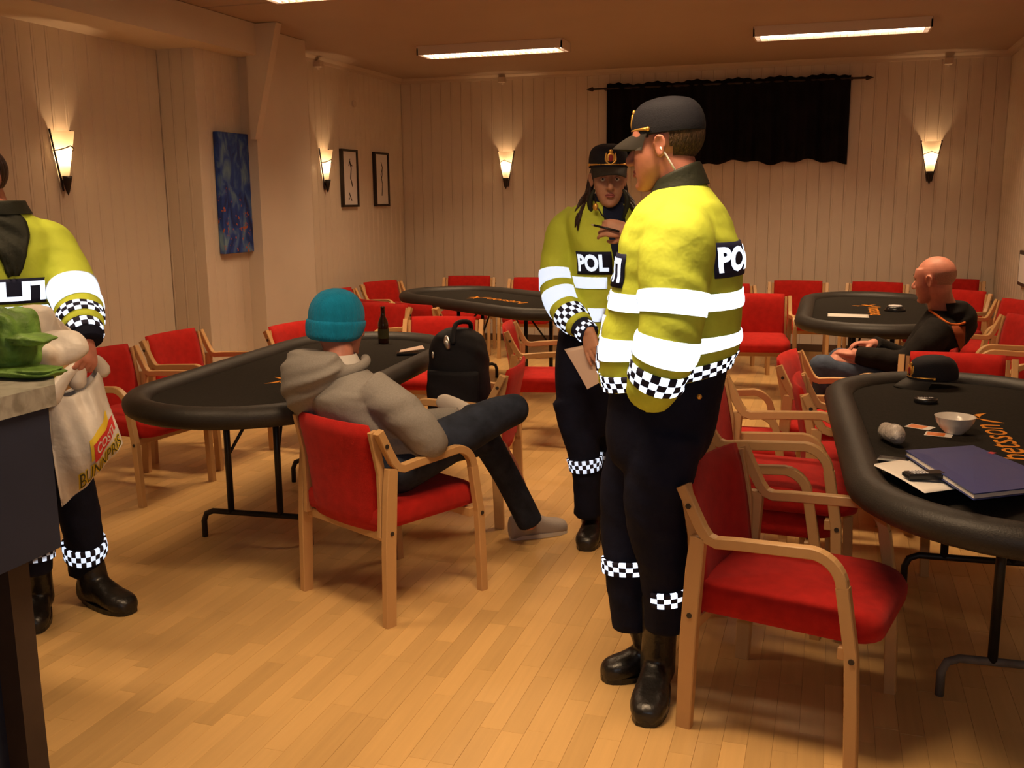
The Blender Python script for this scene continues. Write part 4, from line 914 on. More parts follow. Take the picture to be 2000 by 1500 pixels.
C3 = Loft([xsec(at(1186, 398, Y), f3, .098, .082), xsec(at(1187, 384, Y-.01), f3, .086, .074), xsec(at(1187, 378, Y-.01), f3, .080, .068), xsec(at(1187, 390, Y-.01), f3, .07, .06)], 2.1); sub(P3, P3, 'collar', C3.mesh(32, 6, (False, True)), M['navy2'])
for L in (((1160, 372), (1152, 395), (1158, 425)), ((1218, 372), (1226, 392), (1218, 425))): sub(P3, P3, 'lapel', limb_mesh([at(*p, 4.17) for p in L], [.006, .013, .006], 10), M['collar'])
sub(P3, P3, 'radio_cord', tube([at(1160, 378, 4.17), at(1164, 400, 4.13), at(1176, 420, 4.12), at(1186, 430, 4.13)], .003, 8), M['phone'])
b = MB(); b.ell(at(1163, 404, 4.13), (.012, .008, .016), 10, 8); sub(P3, P3, 'collar_badge', (b.V, b.F), M['gold'])
hp = Loft([s3(1092, 1222, 640, .12), s3(1084, 1222, 700, .125), s3(1084, 1220, 760, .125), s3(1092, 1216, 810, .115), s3(1112, 1200, 845, .09)], 2.2)
lg = limb([at(1124, 780, 4.25), at(1134, 850, 4.23), at(1143, 905, 4.23), at(1147, 965, 4.25), at(1147, 1005, 4.27)], [.108, .084, .068, .062, .064], fwd=f3, folds=((.02, 2, .9, 0), (.02, 3, 1.9, 1)))
rg = limb([at(1188, 780, 4.33), at(1190, 850, 4.36), at(1190, 905, 4.38), at(1190, 965, 4.42), at(1190, 1000, 4.46)], [.108, .084, .068, .062, .062], fwd=f3)
tr = sub(P3, P3, 'trousers', remesh([hp.mesh(40, 6), lg.mesh(28, 6), rg.mesh(28, 6)], .012, 3), M['navy'])
band(tr, P3, lg, 0, 1, 1.78, 2.16, M['check'], (28, 3), 66, off=.009); band(tr, P3, rg, 0, 1, 1.35, 1.75, M['check'], (28, 3), 66, off=.009)
b = MB(); b.ell(at(1099, 740, 4.17), (.007,)*3, 10, 8); sub(tr, P3, 'button', (b.V, b.F), M['gold'])
boot(P3, P3, atz(1148, 1062, 0)+np.array([0, .16, 0]), atz(1143, 1070, 0)+np.array([.01, -.05, 0]), at(1147, 955, 4.27), .054); boot(P3, P3, np.array([-.88, 4.58, 0]), np.array([-.78, 4.33, 0]), at(1190, 960, 4.44), .052)
H3 = at(1188, 353, 4.24); B3 = basis(dirv(-72), R(-3), R(0))
bd = head_parts(H3, B3, .93)
bd += [limb_mesh([H3+B3@np.array([0, -.02, -.03]), H3+B3@np.array([0, -.03, -.09]), at(1187, 400, Y)], [.052, .052, .06], 18), limb_mesh([at(1182, 410, Y), at(1180, 520, Y), at(1165, 640, Y), at(1155, 790, Y)], [.05, .085, .09, .085], 18)]
for PP in (RA3, LA3): bd += [limb_mesh([at(1180, 470, Y)]+PP[1:6:1], [.04, .04, .045, .042, .038, .032], 14)]
wr = at(1150, 648, 4.01); kn = at(1155, 679, 3.965); bd += [limb_mesh([RA3[-1], wr], [.030, .028], 12)]; bd += hand_parts(wr, kn-wr, dirv(-160)*-.0+np.array([.35, .9, -.1]), -1, .92, (.25, .32, .38, .45), (.9, .5))
w2 = at(1226, 449, 3.965); bd += [limb_mesh([LA3[-1], w2], [.032, .028], 12)]; k2 = at(1195, 446, 3.95); bd += hand_parts(w2, k2-w2, np.array([.2, .85, -.35]), 1, .92, (.55, .65, .75, .8), (.8, .6))
for PP in ([at(1124, 790, 4.25), at(1143, 905, 4.23), at(1147, 965, 4.25)], [at(1188, 790, 4.33), at(1190, 905, 4.38), at(1190, 965, 4.43)]): bd += [limb_mesh(PP, [.078, .05, .04], 14)]
V, F = remesh(bd, .0045, 3); V = face_carve(V, H3, B3, .93); sub(P3, P3, 'body', (V, F), M['skin'])
eyes(P3, H3, B3, .93, (.15, 1, 0)); lips(P3, H3, B3, .93); cap(P3, P3, H3, B3, .98, dz=.014)
hair_shell(P3, P3, H3, B3, lambda v: v[1] < .028 and v[2] < .07 and v[2] > -.045, M['haird'], .007, .93)
for q, L in ((-1, ((.064, -.02, .02), (.070, -.022, -.03), (.078, -.012, -.085), (.105, .035, -.125), (.112, .065, -.16), (.112, .08, -.21))), (1, ((.064, -.02, .02), (.070, -.022, -.03), (.080, -.012, -.085), (.110, .03, -.115), (.135, .06, -.16), (.14, .07, -.2)))):
    for k in range(4):
        P = [H3+B3@(np.array([q*(a+.006*math.sin(k*2+i)), b_-.018*k+.008, z+.01*k])) for i, (a, b_, z) in enumerate(L)]; sub(P3, P3, 'hair_strand', ctube(P, [.007, .010, .011, .011, .009, .003], 8, 5), M['haird'])
b = MB(); b.ell(H3+B3@np.array([-.075, .004, -.045]), (.005,)*3, 8, 6); sub(P3, P3, 'earring', (b.V, b.F), M['silver'])

# ------------------------------------------------------------------ officer at the left edge with the carrier bag
f1 = dirv(-46); P1 = person('police officer cut off by the left frame edge, beyond the counter with a carrier bag', (-2.70, 2.90, 0)); Y = 2.86
def s1(px, y, a, b, Yc=2.86): return xsec(at(px, y, Yc), f1, a, b)
S1 = [s1(15, 760, .175, .15), s1(12, 700, .19, .16), s1(8, 640, .195, .16), s1(4, 590, .20, .16), s1(0, 540, .205, .155), s1(-3, 490, .205, .145), s1(-5, 458, .185, .12), s1(-6, 432, .14, .10), s1(-6, 410, .09, .08), s1(-6, 396, .075, .07)]
J1 = Loft(S1, 2.25, folds=((.012, 3, .6, 0), (.01, 5, .4, 1)))
LA1 = [at(30, 440, 2.90), at(92, 474, 2.98), at(128, 535, 2.97), at(150, 590, 2.91), at(158, 625, 2.86), at(164, 645, 2.83)]
A1 = limb(LA1, [.045, .086, .088, .084, .078, .068], fwd=f1, folds=((.02, 2, .8, .3), (.014, 4, 1.6, 1.)))
b1f = lambda sl: (band(sl, P1, A1, 0, 1, 2.45, 3.35, M['retro'], nu=40), band(sl, P1, A1, 0, 1, 3.75, 4.35, M['check'], (22, 3), 66))
CF = limb([at(160, 636, 2.84), at(167, 655, 2.81), at(171, 668, 2.80)], [.064, .060, .052], fwd=f1); cf = sub(P1, P1, 'cuff', CF.mesh(28, 6), M['navy']); band(cf, P1, CF, 0, 1, .5, 1.1, M['check'], (18, 2), 54)
RA1 = [np.array(J1.S([.75], [5.6])[0])*.8+at(-5, 458, 2.86)*.2, at(-75, 560, 2.85), at(-70, 640, 2.72), at(-20, 680, 2.60)]
A1r = limb(RA1, [.09, .09, .08, .065], fwd=f1); jk = sub(P1, P1, 'jacket', remesh([J1.mesh(56, 7), A1.mesh(36, 8), A1r.mesh(30, 8)], .009, 3), M['hivis']); b1f(jk)
band(jk, P1, J1, 0, 1, 2.4, 2.95, M['retro'], nu=60); band(jk, P1, J1, 0, 1, 1.2, 1.8, M['retro'], nu=60); band(jk, P1, J1, -.18, .18, 3.05, 4.0, M['panel'], off=.005, name='text_panel'); letters(jk, P1, J1, 'POLITI', -.165, .165, 3.15, 3.9, M['retro'])

C1 = Loft([s1(-5, 418, .115, .10), s1(-6, 402, .10, .095), s1(-6, 392, .09, .085), s1(-6, 404, .078, .07)], 2.1); sub(P1, P1, 'collar', C1.mesh(36, 6, (False, False)), M['collar'])
W = []; F = []
tt = np.linspace(4.1, 8.6, 20)
for t_ in tt:
    h = .010+.085*((t_-4.1)/4.5)**.8
    for i in range(11): W.append(J1.S([(i/10*2-1)*h+.03], [t_], .008+.004*math.sin(t_*5+i))[0])
for k in range(19):
    for i in range(10): F.append((k*11+i, k*11+i+1, k*11+12+i, k*11+11+i))
o = sub(P1, P1, 'scarf', (W, F), M['collar']); md = o.modifiers.new('thick', 'SOLIDIFY'); md.thickness = .012
hp = Loft([s1(20, 745, .17, .14), s1(26, 800, .178, .145), s1(34, 850, .17, .14), s1(44, 890, .14, .12)], 2.2)
lg = limb([at(64, 810, 2.92), at(128, 920, 2.93), at(154, 1000, 2.96), at(166, 1070, 3.0), at(168, 1116, 3.03)], [.105, .090, .076, .072, .066], fwd=f1, folds=((.02, 2, .9, 0), (.02, 3, 1.9, 1)))
rg = limb([at(20, 830, 2.86), at(45, 920, 2.82), at(58, 1000, 2.78), at(66, 1080, 2.76), at(70, 1120, 2.76)], [.105, .088, .070, .064, .058], fwd=f1)
tr = sub(P1, P1, 'trousers', remesh([hp.mesh(40, 6), lg.mesh(28, 6), rg.mesh(28, 6)], .012, 3), M['navy'])
band(tr, P1, lg, 0, 1, 2.78, 3.24, M['check'], (28, 3), 66, off=.009); band(tr, P1, rg, 0, 1, 2.75, 3.20, M['check'], (28, 3), 66, off=.009)
boot(P1, P1, atz(168, 1172, 0), atz(258, 1200, 0), at(167, 1070, 3.02), .058); boot(P1, P1, atz(64, 1196, 0)+np.array([0, .06, 0]), atz(88, 1228, 0)+np.array([0, -.06, 0]), at(68, 1060, 2.77), .052)
H1 = at(-42, 356, 2.86); B1 = basis(dirv(-95), R(-8))
bd = head_parts(H1, B1); bd += [limb_mesh([H1+B1@np.array([0, -.02, -.03]), H1+B1@np.array([0, -.03, -.09]), at(-5, 420, Y)], [.058, .058, .058], 18), limb_mesh([at(-5, 450, Y), at(2, 560, Y), at(10, 680, Y), at(30, 820, Y)], [.06, .11, .11, .11], 18)]
for PP in (LA1, RA1): bd += [limb_mesh([at(-3, 500, Y)]+PP[1:5:1], [.04, .04, .045, .04, .036][:len(PP[1:5])+1], 14)]
w1 = at(166, 660, 2.805); k1 = at(170, 700, 2.77); bd += [limb_mesh([LA1[-2], w1], [.038, .032], 12)]; bd += hand_parts(w1, k1-w1, np.array([-.9, .1, -.1]), -1, 1.05, (.75, .85, .9, .95), (.7, .6))
bd += hand_parts(np.array(RA1[-1])+np.array([0, 0, .0]), np.array([.4, -.9, -.1]), (0, 0, -1), 1, 1.0); 
for PP in ([at(80, 850, 2.92), at(154, 1000, 2.96), at(168, 1085, 3.0)], [at(20, 840, 2.86), at(58, 1000, 2.78), at(70, 1085, 2.76)]): bd += [limb_mesh(PP, [.06, .05, .042], 14)]
V, F = remesh(bd, .005, 3); V = face_carve(V, H1, B1); sub(P1, P1, 'body', (V, F), M['skinred']); eyes(P1, H1, B1); lips(P1, H1, B1)
hair_shell(P1, P1, H1, B1, lambda v: v[2] > -.03+max(0, v[1]+.02)*1.5 and not (abs(v[0]) > .05 and -.03 < v[1] < .022 and v[2] < .035), M['haird'], .007)

# ------------------------------------------------------------------ seated person in a turquoise beanie
f2 = np.array([.44, .90, 0]); r2 = np.array([.90, -.44, 0]); P2 = person('seated person in a turquoise beanie and grey hoodie seen from behind, legs crossed', (-1.66, 3.50, 0))
nk = at(660, 706, 3.40); pel = np.array([-1.62, 3.46, .56])
sp = [pel, pel*.66+nk*.34-f2*.05, pel*.33+nk*.67-f2*.055, nk*.88+pel*.12-f2*.02, nk]
def s2(c, a, b, dr=0): return (np.asarray(c)+r2*dr, -r2*a, f2*b)
T2_ = Loft([s2(pel-np.array([0, 0, .05]), .185, .145), s2(sp[0]+np.array([0, 0, .05]), .19, .145), s2(sp[1], .19, .135), s2(sp[2], .205, .135), s2(sp[2]*.5+sp[3]*.5, .21, .125), s2(sp[3], .165, .10), s2(sp[4], .08, .07)], 2.2, folds=((.015, 3, .9, 0), (.012, 4, 1.5, 1)))
shR = sp[3]+r2*.165-np.array([0, 0, .035]); shL = sp[3]-r2*.165-np.array([0, 0, .035])
elR = at(836, 860, 3.37); haR = at(832, 866, 3.74); RA2 = [shR, shR*.5+elR*.5+np.array([.025, -.02, .012]), elR, elR*.6+haR*.4-np.array([0, 0, .02]), haR]
elL = shL+np.array([-.05, .12, -.26]); haL = np.array([-1.45, 3.80, .66]); LA2 = [shL, shL*.5+elL*.5-r2*.03, elL, elL*.5+haL*.5, haL]
A2 = limb(RA2, [.080, .080, .072, .062, .048], fwd=(0, 0, 1), folds=((.03, 2, 1.4, 0), (.025, 3, 2.1, 1))); A2l = limb(LA2, [.078, .074, .066, .058, .046], fwd=(0, 0, 1))
hd = sub(P2, P2, 'hoodie', remesh([T2_.mesh(40, 6), A2.mesh(28, 7), A2l.mesh(28, 7)], .009, 5), M['hoodie'])
# hood hanging at the back of the neck
hb = nk-f2*.03
def hring(z, back, wid, fr, th): return None
hoodP = []
for a in np.linspace(R(-150), R(150), 15):
    q = math.cos(a); rr = .095+.045*max(0, q); p = nk+np.array([0, 0, .01-.045*(.5+.5*q)])-f2*(rr*math.cos(a)-.005)+r2*(.118*math.sin(a)); hoodP.append(p)
H_ring = ctube(hoodP, [.020+.016*max(0, math.cos(a)) for a in np.linspace(R(-150), R(150), 15)], 12, 3)
hc = nk-f2*.10-r2*.03
H_sack = Loft([(hc+np.array([0, 0, .045])+f2*.02, -r2*.125, f2*.055), (hc+np.array([0, 0, .0]), -r2*.150, f2*.075), (hc-np.array([0, 0, .06])-f2*.012-r2*.012, -r2*.140, f2*.078), (hc-np.array([0, 0, .13])-f2*.012-r2*.035, -r2*.112, f2*.066), (hc-np.array([0, 0, .19])+f2*.004-r2*.05, -r2*.080, f2*.050), (hc-np.array([0, 0, .225])+f2*.020-r2*.055, -r2*.035, f2*.025)], 2.2, folds=((.05, 3, .8, 0), (.04, 5, 1.1, 1))).mesh(36, 8)
hood = sub(hd, P2, 'hood', remesh([H_ring, H_sack], .008, 4), M['hoodie'])
Tn = Loft([s2(nk-np.array([0, 0, .02]), .105, .088), s2(nk+np.array([0, 0, .02]), .080, .072), s2(nk+np.array([0, 0, .032]), .072, .066)], 2.1); sub(P2, P2, 't_shirt', Tn.mesh(32, 6, (False, False)), M['tee'])
# jeans
kR = at(1002, 800, 3.78); aR = at(915, 812, 4.0); kL = at(948, 858, 3.98); aL = at(1032, 1003, 4.13)
hipR = pel+r2*.10-np.array([0, 0, .01]); hipL = pel-r2*.10-np.array([0, 0, .01])
tR = limb([hipR-f2*.04, hipR*.6+kR*.4+np.array([0, 0, .01]), hipR*.2+kR*.8+np.array([0, 0, .012]), kR], [.105, .092, .078, .066], fwd=(0, 0, 1)); sR = limb([kR, kR*.6+aR*.4-np.array([0, 0, .01]), aR], [.064, .062, .050], fwd=(0, 0, 1))
tL = limb([hipL-f2*.04, hipL*.5+kL*.5, kL], [.10, .085, .068], fwd=(0, 0, 1)); sL = limb([kL, kL*.5+aL*.5, aL-np.array([-.01, 0, .045])], [.066, .060, .060], fwd=f2)
jp = Loft([(pel+np.array([0, 0, .06]), -r2*.165, f2*.135), (pel, -r2*.175, f2*.145), (pel-np.array([0, 0, .06]), -r2*.165, f2*.14), (pel-np.array([0, 0, .09]), -r2*.14, f2*.12)], 2.3)
kn_ = [ellipsoid(kR, (.067,)*3, 16, 12), ellipsoid(kL, (.067,)*3, 16, 12), ellipsoid(hipR-f2*.04, (.104,)*3, 16, 12), ellipsoid(hipL-f2*.04, (.10,)*3, 16, 12)]
sub(P2, P2, 'jeans', remesh(kn_+[jp.mesh(32, 6), tR.mesh(24, 6), sR.mesh(24, 6), tL.mesh(24, 6), sL.mesh(24, 6)], .010, 4), M['jeans'])
boot(P2, P2, atz(998, 1054, 0), atz(1106, 1038, 0), aL-np.array([0, 0, .0]), .047, 'sneaker', 'sneaker', solem='sole')
# the raised shoe: built along its own axis beyond the knee
sh0 = aR+np.array([.035, .03, -.02]); dS = nrm(np.array([-.80, -.05, .35])); xS = nrm(np.cross(dS, [0, 1, .2])); zS = np.cross(xS, dS)
sR_ = Loft([(sh0-dS*.06, xS*.030, zS*.028), (sh0-dS*.02, xS*.040, zS*.040), (sh0+dS*.05, xS*.042, zS*.038), (sh0+dS*.12, xS*.046, zS*.030), (sh0+dS*.18, xS*.038, zS*.024), (sh0+dS*.205, xS*.018, zS*.014)], 2.4); sub(P2, P2, 'sneaker', sR_.mesh(22, 5), M['sole'])
H2 = at(660, 640, 3.44); B2 = basis(dirv(58), R(-4), R(-2))
bd = head_parts(H2, B2, .97); bd += [limb_mesh([H2+B2@np.array([0, -.02, -.03]), H2*.4+nk*.6, nk], [.058, .057, .065], 18), limb_mesh([sp[4], sp[3], sp[2], sp[1], pel], [.06, .07, .09, .10, .10], 18), limb_mesh([sp[2]]+RA2[1:], [.05, .045, .045, .04, .032], 12), limb_mesh([sp[2]]+LA2[1:], [.05, .045, .045, .04, .032], 12)]
bd += hand_parts(haR, np.array([-.2, .95, -.15]), (0, -.2, -1), 1, 1.0); bd += hand_parts(haL, np.array([.6, .8, -.1]), (0, 0, -1), -1, 1.0)
bd += [limb_mesh([hipR, kR, aR, sh0+dS*.1], [.07, .048, .036, .02], 12), limb_mesh([hipL, kL, aL, aL-np.array([0, 0, .05])], [.07, .048, .034, .03], 12)]
V, F = remesh(bd, .0055, 3); V = face_carve(V, H2, B2, .97); sub(P2, P2, 'body', (V, F), M['skinred']); eyes(P2, H2, B2, .97); lips(P2, H2, B2, .97)
X, Yv, Z = np.eye(3)
def hs(z, a, y0, y1, up=0): return (H2+B2@(Yv*(y0+y1)/2+Z*z), B2@(X*-a), B2@(Yv*(y1-y0)/2))
BN = Loft([hs(-.040, .082, -.108, .060), hs(-.020, .090, -.118, .088), hs(.03, .090, -.120, .103), hs(.075, .088, -.116, .100), hs(.110, .078, -.100, .082), hs(.138, .055, -.070, .052), hs(.152, .02, -.03, .014)], 2.1, folds=((.006, 40, 0, 0),)); bn = sub(P2, P2, 'beanie', BN.mesh(160, 6, (False, True)), M['teal'])
BR_ = Loft([hs(-.044, .083, -.110, .062), hs(-.030, .095, -.124, .088), hs(.0, .098, -.128, .104), hs(.024, .097, -.127, .110), hs(.033, .091, -.121, .106)], 2.1, folds=((.006, 40, 0, 0),)); sub(bn, P2, 'turned_up_edge', BR_.mesh(160, 6, (False, False)), M['teal'])

# ------------------------------------------------------------------ seated bald person
f5 = dirv(172); l5 = np.cross([0, 0, 1], f5); P5 = person('seated bald person in a black hoodie with orange trim, turned towards the back table', (.40, 5.80, 0))
nk5 = at(1842, 604, 5.86); pel5 = np.array([.42, 5.80, .55])
sp5 = [pel5, pel5*.66+nk5*.34-f5*.04, pel5*.33+nk5*.67-f5*.05, nk5*.88+pel5*.12-f5*.02, nk5]
def s5(c, a, b): return (np.asarray(c), l5*a, f5*b)
T5 = Loft([s5(pel5-np.array([0, 0, .05]), .185, .15), s5(sp5[0]+np.array([0, 0, .06]), .19, .155), s5(sp5[1], .20, .15), s5(sp5[2], .215, .145), s5(sp5[2]*.5+sp5[3]*.5, .215, .13), s5(sp5[3], .165, .105), s5(sp5[4], .085, .078)], 2.2, folds=((.015, 3, .9, 0), (.012, 4, 1.5, 1)))
shL5 = sp5[3]+l5*.175-np.array([0, 0, .03]); shR5 = sp5[3]-l5*.175-np.array([0, 0, .03])
elL5 = at(1768, 708, 5.58); haL5 = at(1672, 694, 5.62); LA5 = [shL5, shL5*.5+elL5*.5+np.array([.01, -.03, 0]), elL5, elL5*.5+haL5*.5, haL5]
elR5 = shR5+f5*.16-np.array([0, 0, .24])-l5*.03; haR5 = at(1706, 672, 5.86); RA5 = [shR5, shR5*.5+elR5*.5-l5*.02, elR5, haR5]
A5 = limb(LA5, [.080, .082, .072, .060, .048], fwd=(0, 0, 1), folds=((.03, 2, 1.4, 0),)); A5r = limb(RA5, [.08, .078, .068, .048], fwd=(0, 0, 1))
hd = sub(P5, P5, 'hoodie', remesh([T5.mesh(40, 6), A5.mesh(28, 7), A5r.mesh(28, 7)], .010, 5), M['blackjersey'])
hc = nk5-f5*.09-np.array([0, 0, .01])
hk = Loft([(hc+np.array([0, 0, .05])+f5*.03, l5*.115, f5*.06), (hc, l5*.145, f5*.075), (hc-np.array([0, 0, .07])-f5*.01, l5*.14, f5*.075), (hc-np.array([0, 0, .15]), l5*.10, f5*.055), (hc-np.array([0, 0, .20])+f5*.02, l5*.04, f5*.03)], 2.2, folds=((.04, 3, .8, 0), (.03, 5, 1.1, 1)))
sub(hd, P5, 'hood', hk.mesh(36, 7), M['blackjersey'])
from mathutils.bvhtree import BVHTree
bpy.context.view_layer.update()
_t = [BVHTree.FromPolygons([tuple(v.co+P5.location) for v in o.data.vertices], [tuple(p.vertices) for p in o.data.polygons]) for o in (hd, hd.children[0])]
def on_cloth(px, py, lift):
    d = Vector(ray(px, py)).normalized(); hits = [h for h in (t.ray_cast(Vector((0, 0, EYE)), d) for t in _t) if h[0] is not None]
    if not hits: return None
    h = min(hits, key=lambda q: q[3]); return np.array(h[0])-np.array(d)*lift
tp = [on_cloth(*p, .004) for p in ((1728, 640), (1740, 628), (1752, 618), (1765, 610), (1778, 603), (1790, 600), (1802, 601), (1815, 606), (1827, 614), (1838, 622), (1848, 629), (1858, 633), (1868, 634), (1876, 633), (1884, 630))]; tp = [p for p in tp if p is not None]
V, F = ctube(tp, .0065, 8, 3); sub(hd, P5, 'trim_cord', (V, F), M['orangecloth'])
W = []; F = []
for k in range(9):
    for i in range(6):
        q = k/8; a, b = 1858+18*q, 1885-3*q; p = on_cloth(a+(b-a)*i/5, 637+52*q, .004); W.append(p if p is not None else W[-1])
for k in range(8):
    for i in range(5): F.append((k*6+i, k*6+i+1, k*6+7+i, k*6+6+i))
o = sub(hd, P5, 'hood_lining', (W, F), M['rustcloth']); md = o.modifiers.new('t', 'SOLIDIFY'); md.thickness = .004
kL5 = at(1604, 716, 5.62); kR5 = at(1640, 702, 5.96); 
aL5 = np.array([kL5[0]-.02, kL5[1], .12]); aR5 = np.array([kR5[0]-.02, kR5[1], .12]); hL5 = pel5+l5*.10-np.array([0, 0, .01]); hR5 = pel5-l5*.10-np.array([0, 0, .01])
parts = [Loft([s5(pel5+np.array([0, 0, .06]), .17, .14), s5(pel5, .178, .15), s5(pel5-np.array([0, 0, .06]), .17, .145), s5(pel5-np.array([0, 0, .09]), .14, .12)], 2.3).mesh(32, 6)]
for h, k, a in ((hL5, kL5, aL5), (hR5, kR5, aR5)): parts += [ellipsoid(k, (.068,)*3, 16, 12), limb([h-f5*.03, h*.5+k*.5, k], [.10, .086, .070], fwd=(0, 0, 1)).mesh(24, 6), limb([k, k*.5+a*.5, a], [.066, .060, .056], fwd=f5).mesh(24, 6)]
sub(P5, P5, 'jeans', remesh(parts, .011, 4), M['jeansb'])
for a in (aL5, aR5): h = np.array([a[0]+.04, a[1], 0]); boot(P5, P5, h, h+f5*.27, a, .046, 'shoe', 'boot')
H5 = at(1826, 548, 5.80); B5 = basis(dirv(152), R(-6), R(3))
bd = head_parts(H5, B5, 1.04); bd += [limb_mesh([H5+B5@np.array([0, -.02, -.03]), H5*.45+nk5*.55, nk5], [.066, .066, .075], 18), limb_mesh([sp5[4], sp5[3], sp5[2], sp5[1], pel5], [.068, .07, .10, .11, .11], 18), limb_mesh([sp5[2]]+LA5[1:], [.05, .045, .045, .04, .032], 12), limb_mesh([sp5[2]]+RA5[1:], [.05, .045, .045, .032], 12)]
bd += hand_parts(haL5, np.array([-.75, .30, .12]), (.1, .1, -1), -1, 1.0, (.4, .45, .5, .6), (.4, .4)); bd += hand_parts(haR5, np.array([-.85, -.25, .05]), (.1, -.1, -1), 1, 1.0, (.4, .45, .5, .6), (.4, .4))
for h, k, a in ((hL5, kL5, aL5), (hR5, kR5, aR5)): bd += [limb_mesh([h, k, a], [.07, .05, .04], 12)]
V, F = remesh(bd, .005, 3); V = face_carve(V, H5, B5, 1.04); sub(P5, P5, 'body', (V, F), M['skinred']); eyes(P5, H5, B5, 1.04); lips(P5, H5, B5, 1.04)
hair_shell(P5, P5, H5, B5, lambda v: v[2] < .045-.3*max(0, v[1]+.03) and v[2] > -.052+max(0, v[1]+.03)*1.2 and v[1] < .02 and not (abs(v[0]) > .05 and -.03 < v[1] < .022 and v[2] < .035), M['stubble'], .0015, 1.04)
# ------------------------------------------------------------------ counter, shopping, small things
t = thing('bar_counter', 'blue grey bar counter with a marble slab in the left foreground', 'counter', (-2.3, 1.0, 0))
xr = -1.885; ye = 2.03
def cbox(nm, x0, x1, y0, y1, z0, z1, m, ch=.003): return MB().box(x0+2.3, x1+2.3, y0-1.0, y1-1.0, z0, z1, ch).build(nm, m, t)
def cprism(nm, P, z0, z1, m):
    n = len(P); V = [(x+2.3, y-1.0, z0) for x, y in P]+[(x+2.3, y-1.0, z1) for x, y in P]
    return mobj(nm, V, [tuple(range(n-1, -1, -1)), tuple(range(n, 2*n))]+[(i, (i+1) % n, n+(i+1) % n, n+i) for i in range(n)], m, t)
cprism('slab', [(-2.80, -.6), (xr, -.6), (xr, ye), (-2.275, 2.45), (-2.80, 2.45)], 1.045, 1.10, M['marble'])
cprism('front_panel', [(-2.75, -.6), (xr-.015, -.6), (xr-.015, ye-.015), (-2.27, 2.405), (-2.75, 2.405)], .665, 1.045, M['bluewood'])
cbox('cabinet_body', -2.66, -2.065, -.6, ye-.06, .0, .665, M['bluewood'])
cbox('end_post', -2.075, -2.00, ye-.10, ye-.03, .0, .665, M['basewood'])

def blob(c, r, amp, seed, n=40, m=26, lowflat=None):
    """crumpled sack"""
    V, F = ellipsoid((0, 0, 0), r, n, m); V = np.array(V); rs = np.random.default_rng(seed)
    for k in range(14):
        d = nrm(rs.normal(size=3)); w = rs.uniform(25, 75); ph = rs.uniform(0, 6.3); V *= (1+amp/(1+.15*k)*np.sin(V@d*w+ph))[:, None]
    V = V+np.asarray(c, float)
    if lowflat is not None: V[:, 2] = np.maximum(V[:, 2], lowflat)
    return V, F
def pillow(c, r, seed, e=.55, lump=.05):
    V, F = ellipsoid((0, 0, 0), (1, 1, 1), 48, 30); V = np.array(V); rs = np.random.default_rng(seed)
    V = np.sign(V)*np.abs(V)**np.array([e, e, .8])
    for k in range(8): d = nrm(rs.normal(size=3)); V *= (1+lump/(1+.3*k)*np.sin(V@d*rs.uniform(3, 11)+rs.uniform(0, 6)))[:, None]
    V = V*np.array(r)+np.asarray(c, float); V[:, 2] = np.maximum(V[:, 2], 1.1025); return V, F
# groceries on the counter
g1 = thing('bread_bag', 'green and white plastic bag of groceries lying on the marble counter', 'plastic bag', (-2.28, 2.18, 1.10)); o1 = np.array(g1.location)
gc = at(58, 668, 2.24)
V, F = blob((gc[0], gc[1], 1.145), (.10, .11, .065), .12, 3, 60, 36, 1.102); mobj('white_film', V-o1, F, M['bag'], g1, True)
wf = Loft([(at(40, 610, 2.22), np.array([.006, .006, .02]), np.array([.012, -.012, 0])), (at(66, 640, 2.26), np.array([.02, .03, .05]), np.array([.035, -.035, 0])), (at(100, 663, 2.36), np.array([.02, .02, .055]), np.array([.045, -.045, 0])), (at(136, 680, 2.54), np.array([.01, .015, .040]), np.array([.035, -.035, 0])), (at(158, 694, 2.70), np.array([.004, .004, .020]), np.array([.018, -.018, 0]))], 2.0, folds=((.12, 3, .5, 0), (.09, 5, .9, 1), (.06, 8, .4, 2)))
V, F = wf.mesh(40, 10); V = np.array(V); V[:, 2] = np.maximum(V[:, 2], 1.102); mobj('white_film', V-o1, F, M['bag'], g1, True)
q = at(16, 625, 2.14); V, F = pillow((q[0], q[1], 1.19), (.062, .075, .088), 5); mobj('green_film', V-o1, F, M['baggreen'], g1, True)
q = at(30, 662, 2.12); V, F = pillow((q[0]+.02, q[1], q[2]), (.085, .05, .016), 8, .6, .04); mobj('green_fold', V-o1, F, M['baggreen'], g1, True)
q = at(30, 690, 2.10); V, F = pillow((q[0]+.02, q[1], 1.116), (.11, .06, .014), 9, .6, .04); mobj('green_fold', V-o1, F, M['baggreen'], g1, True)
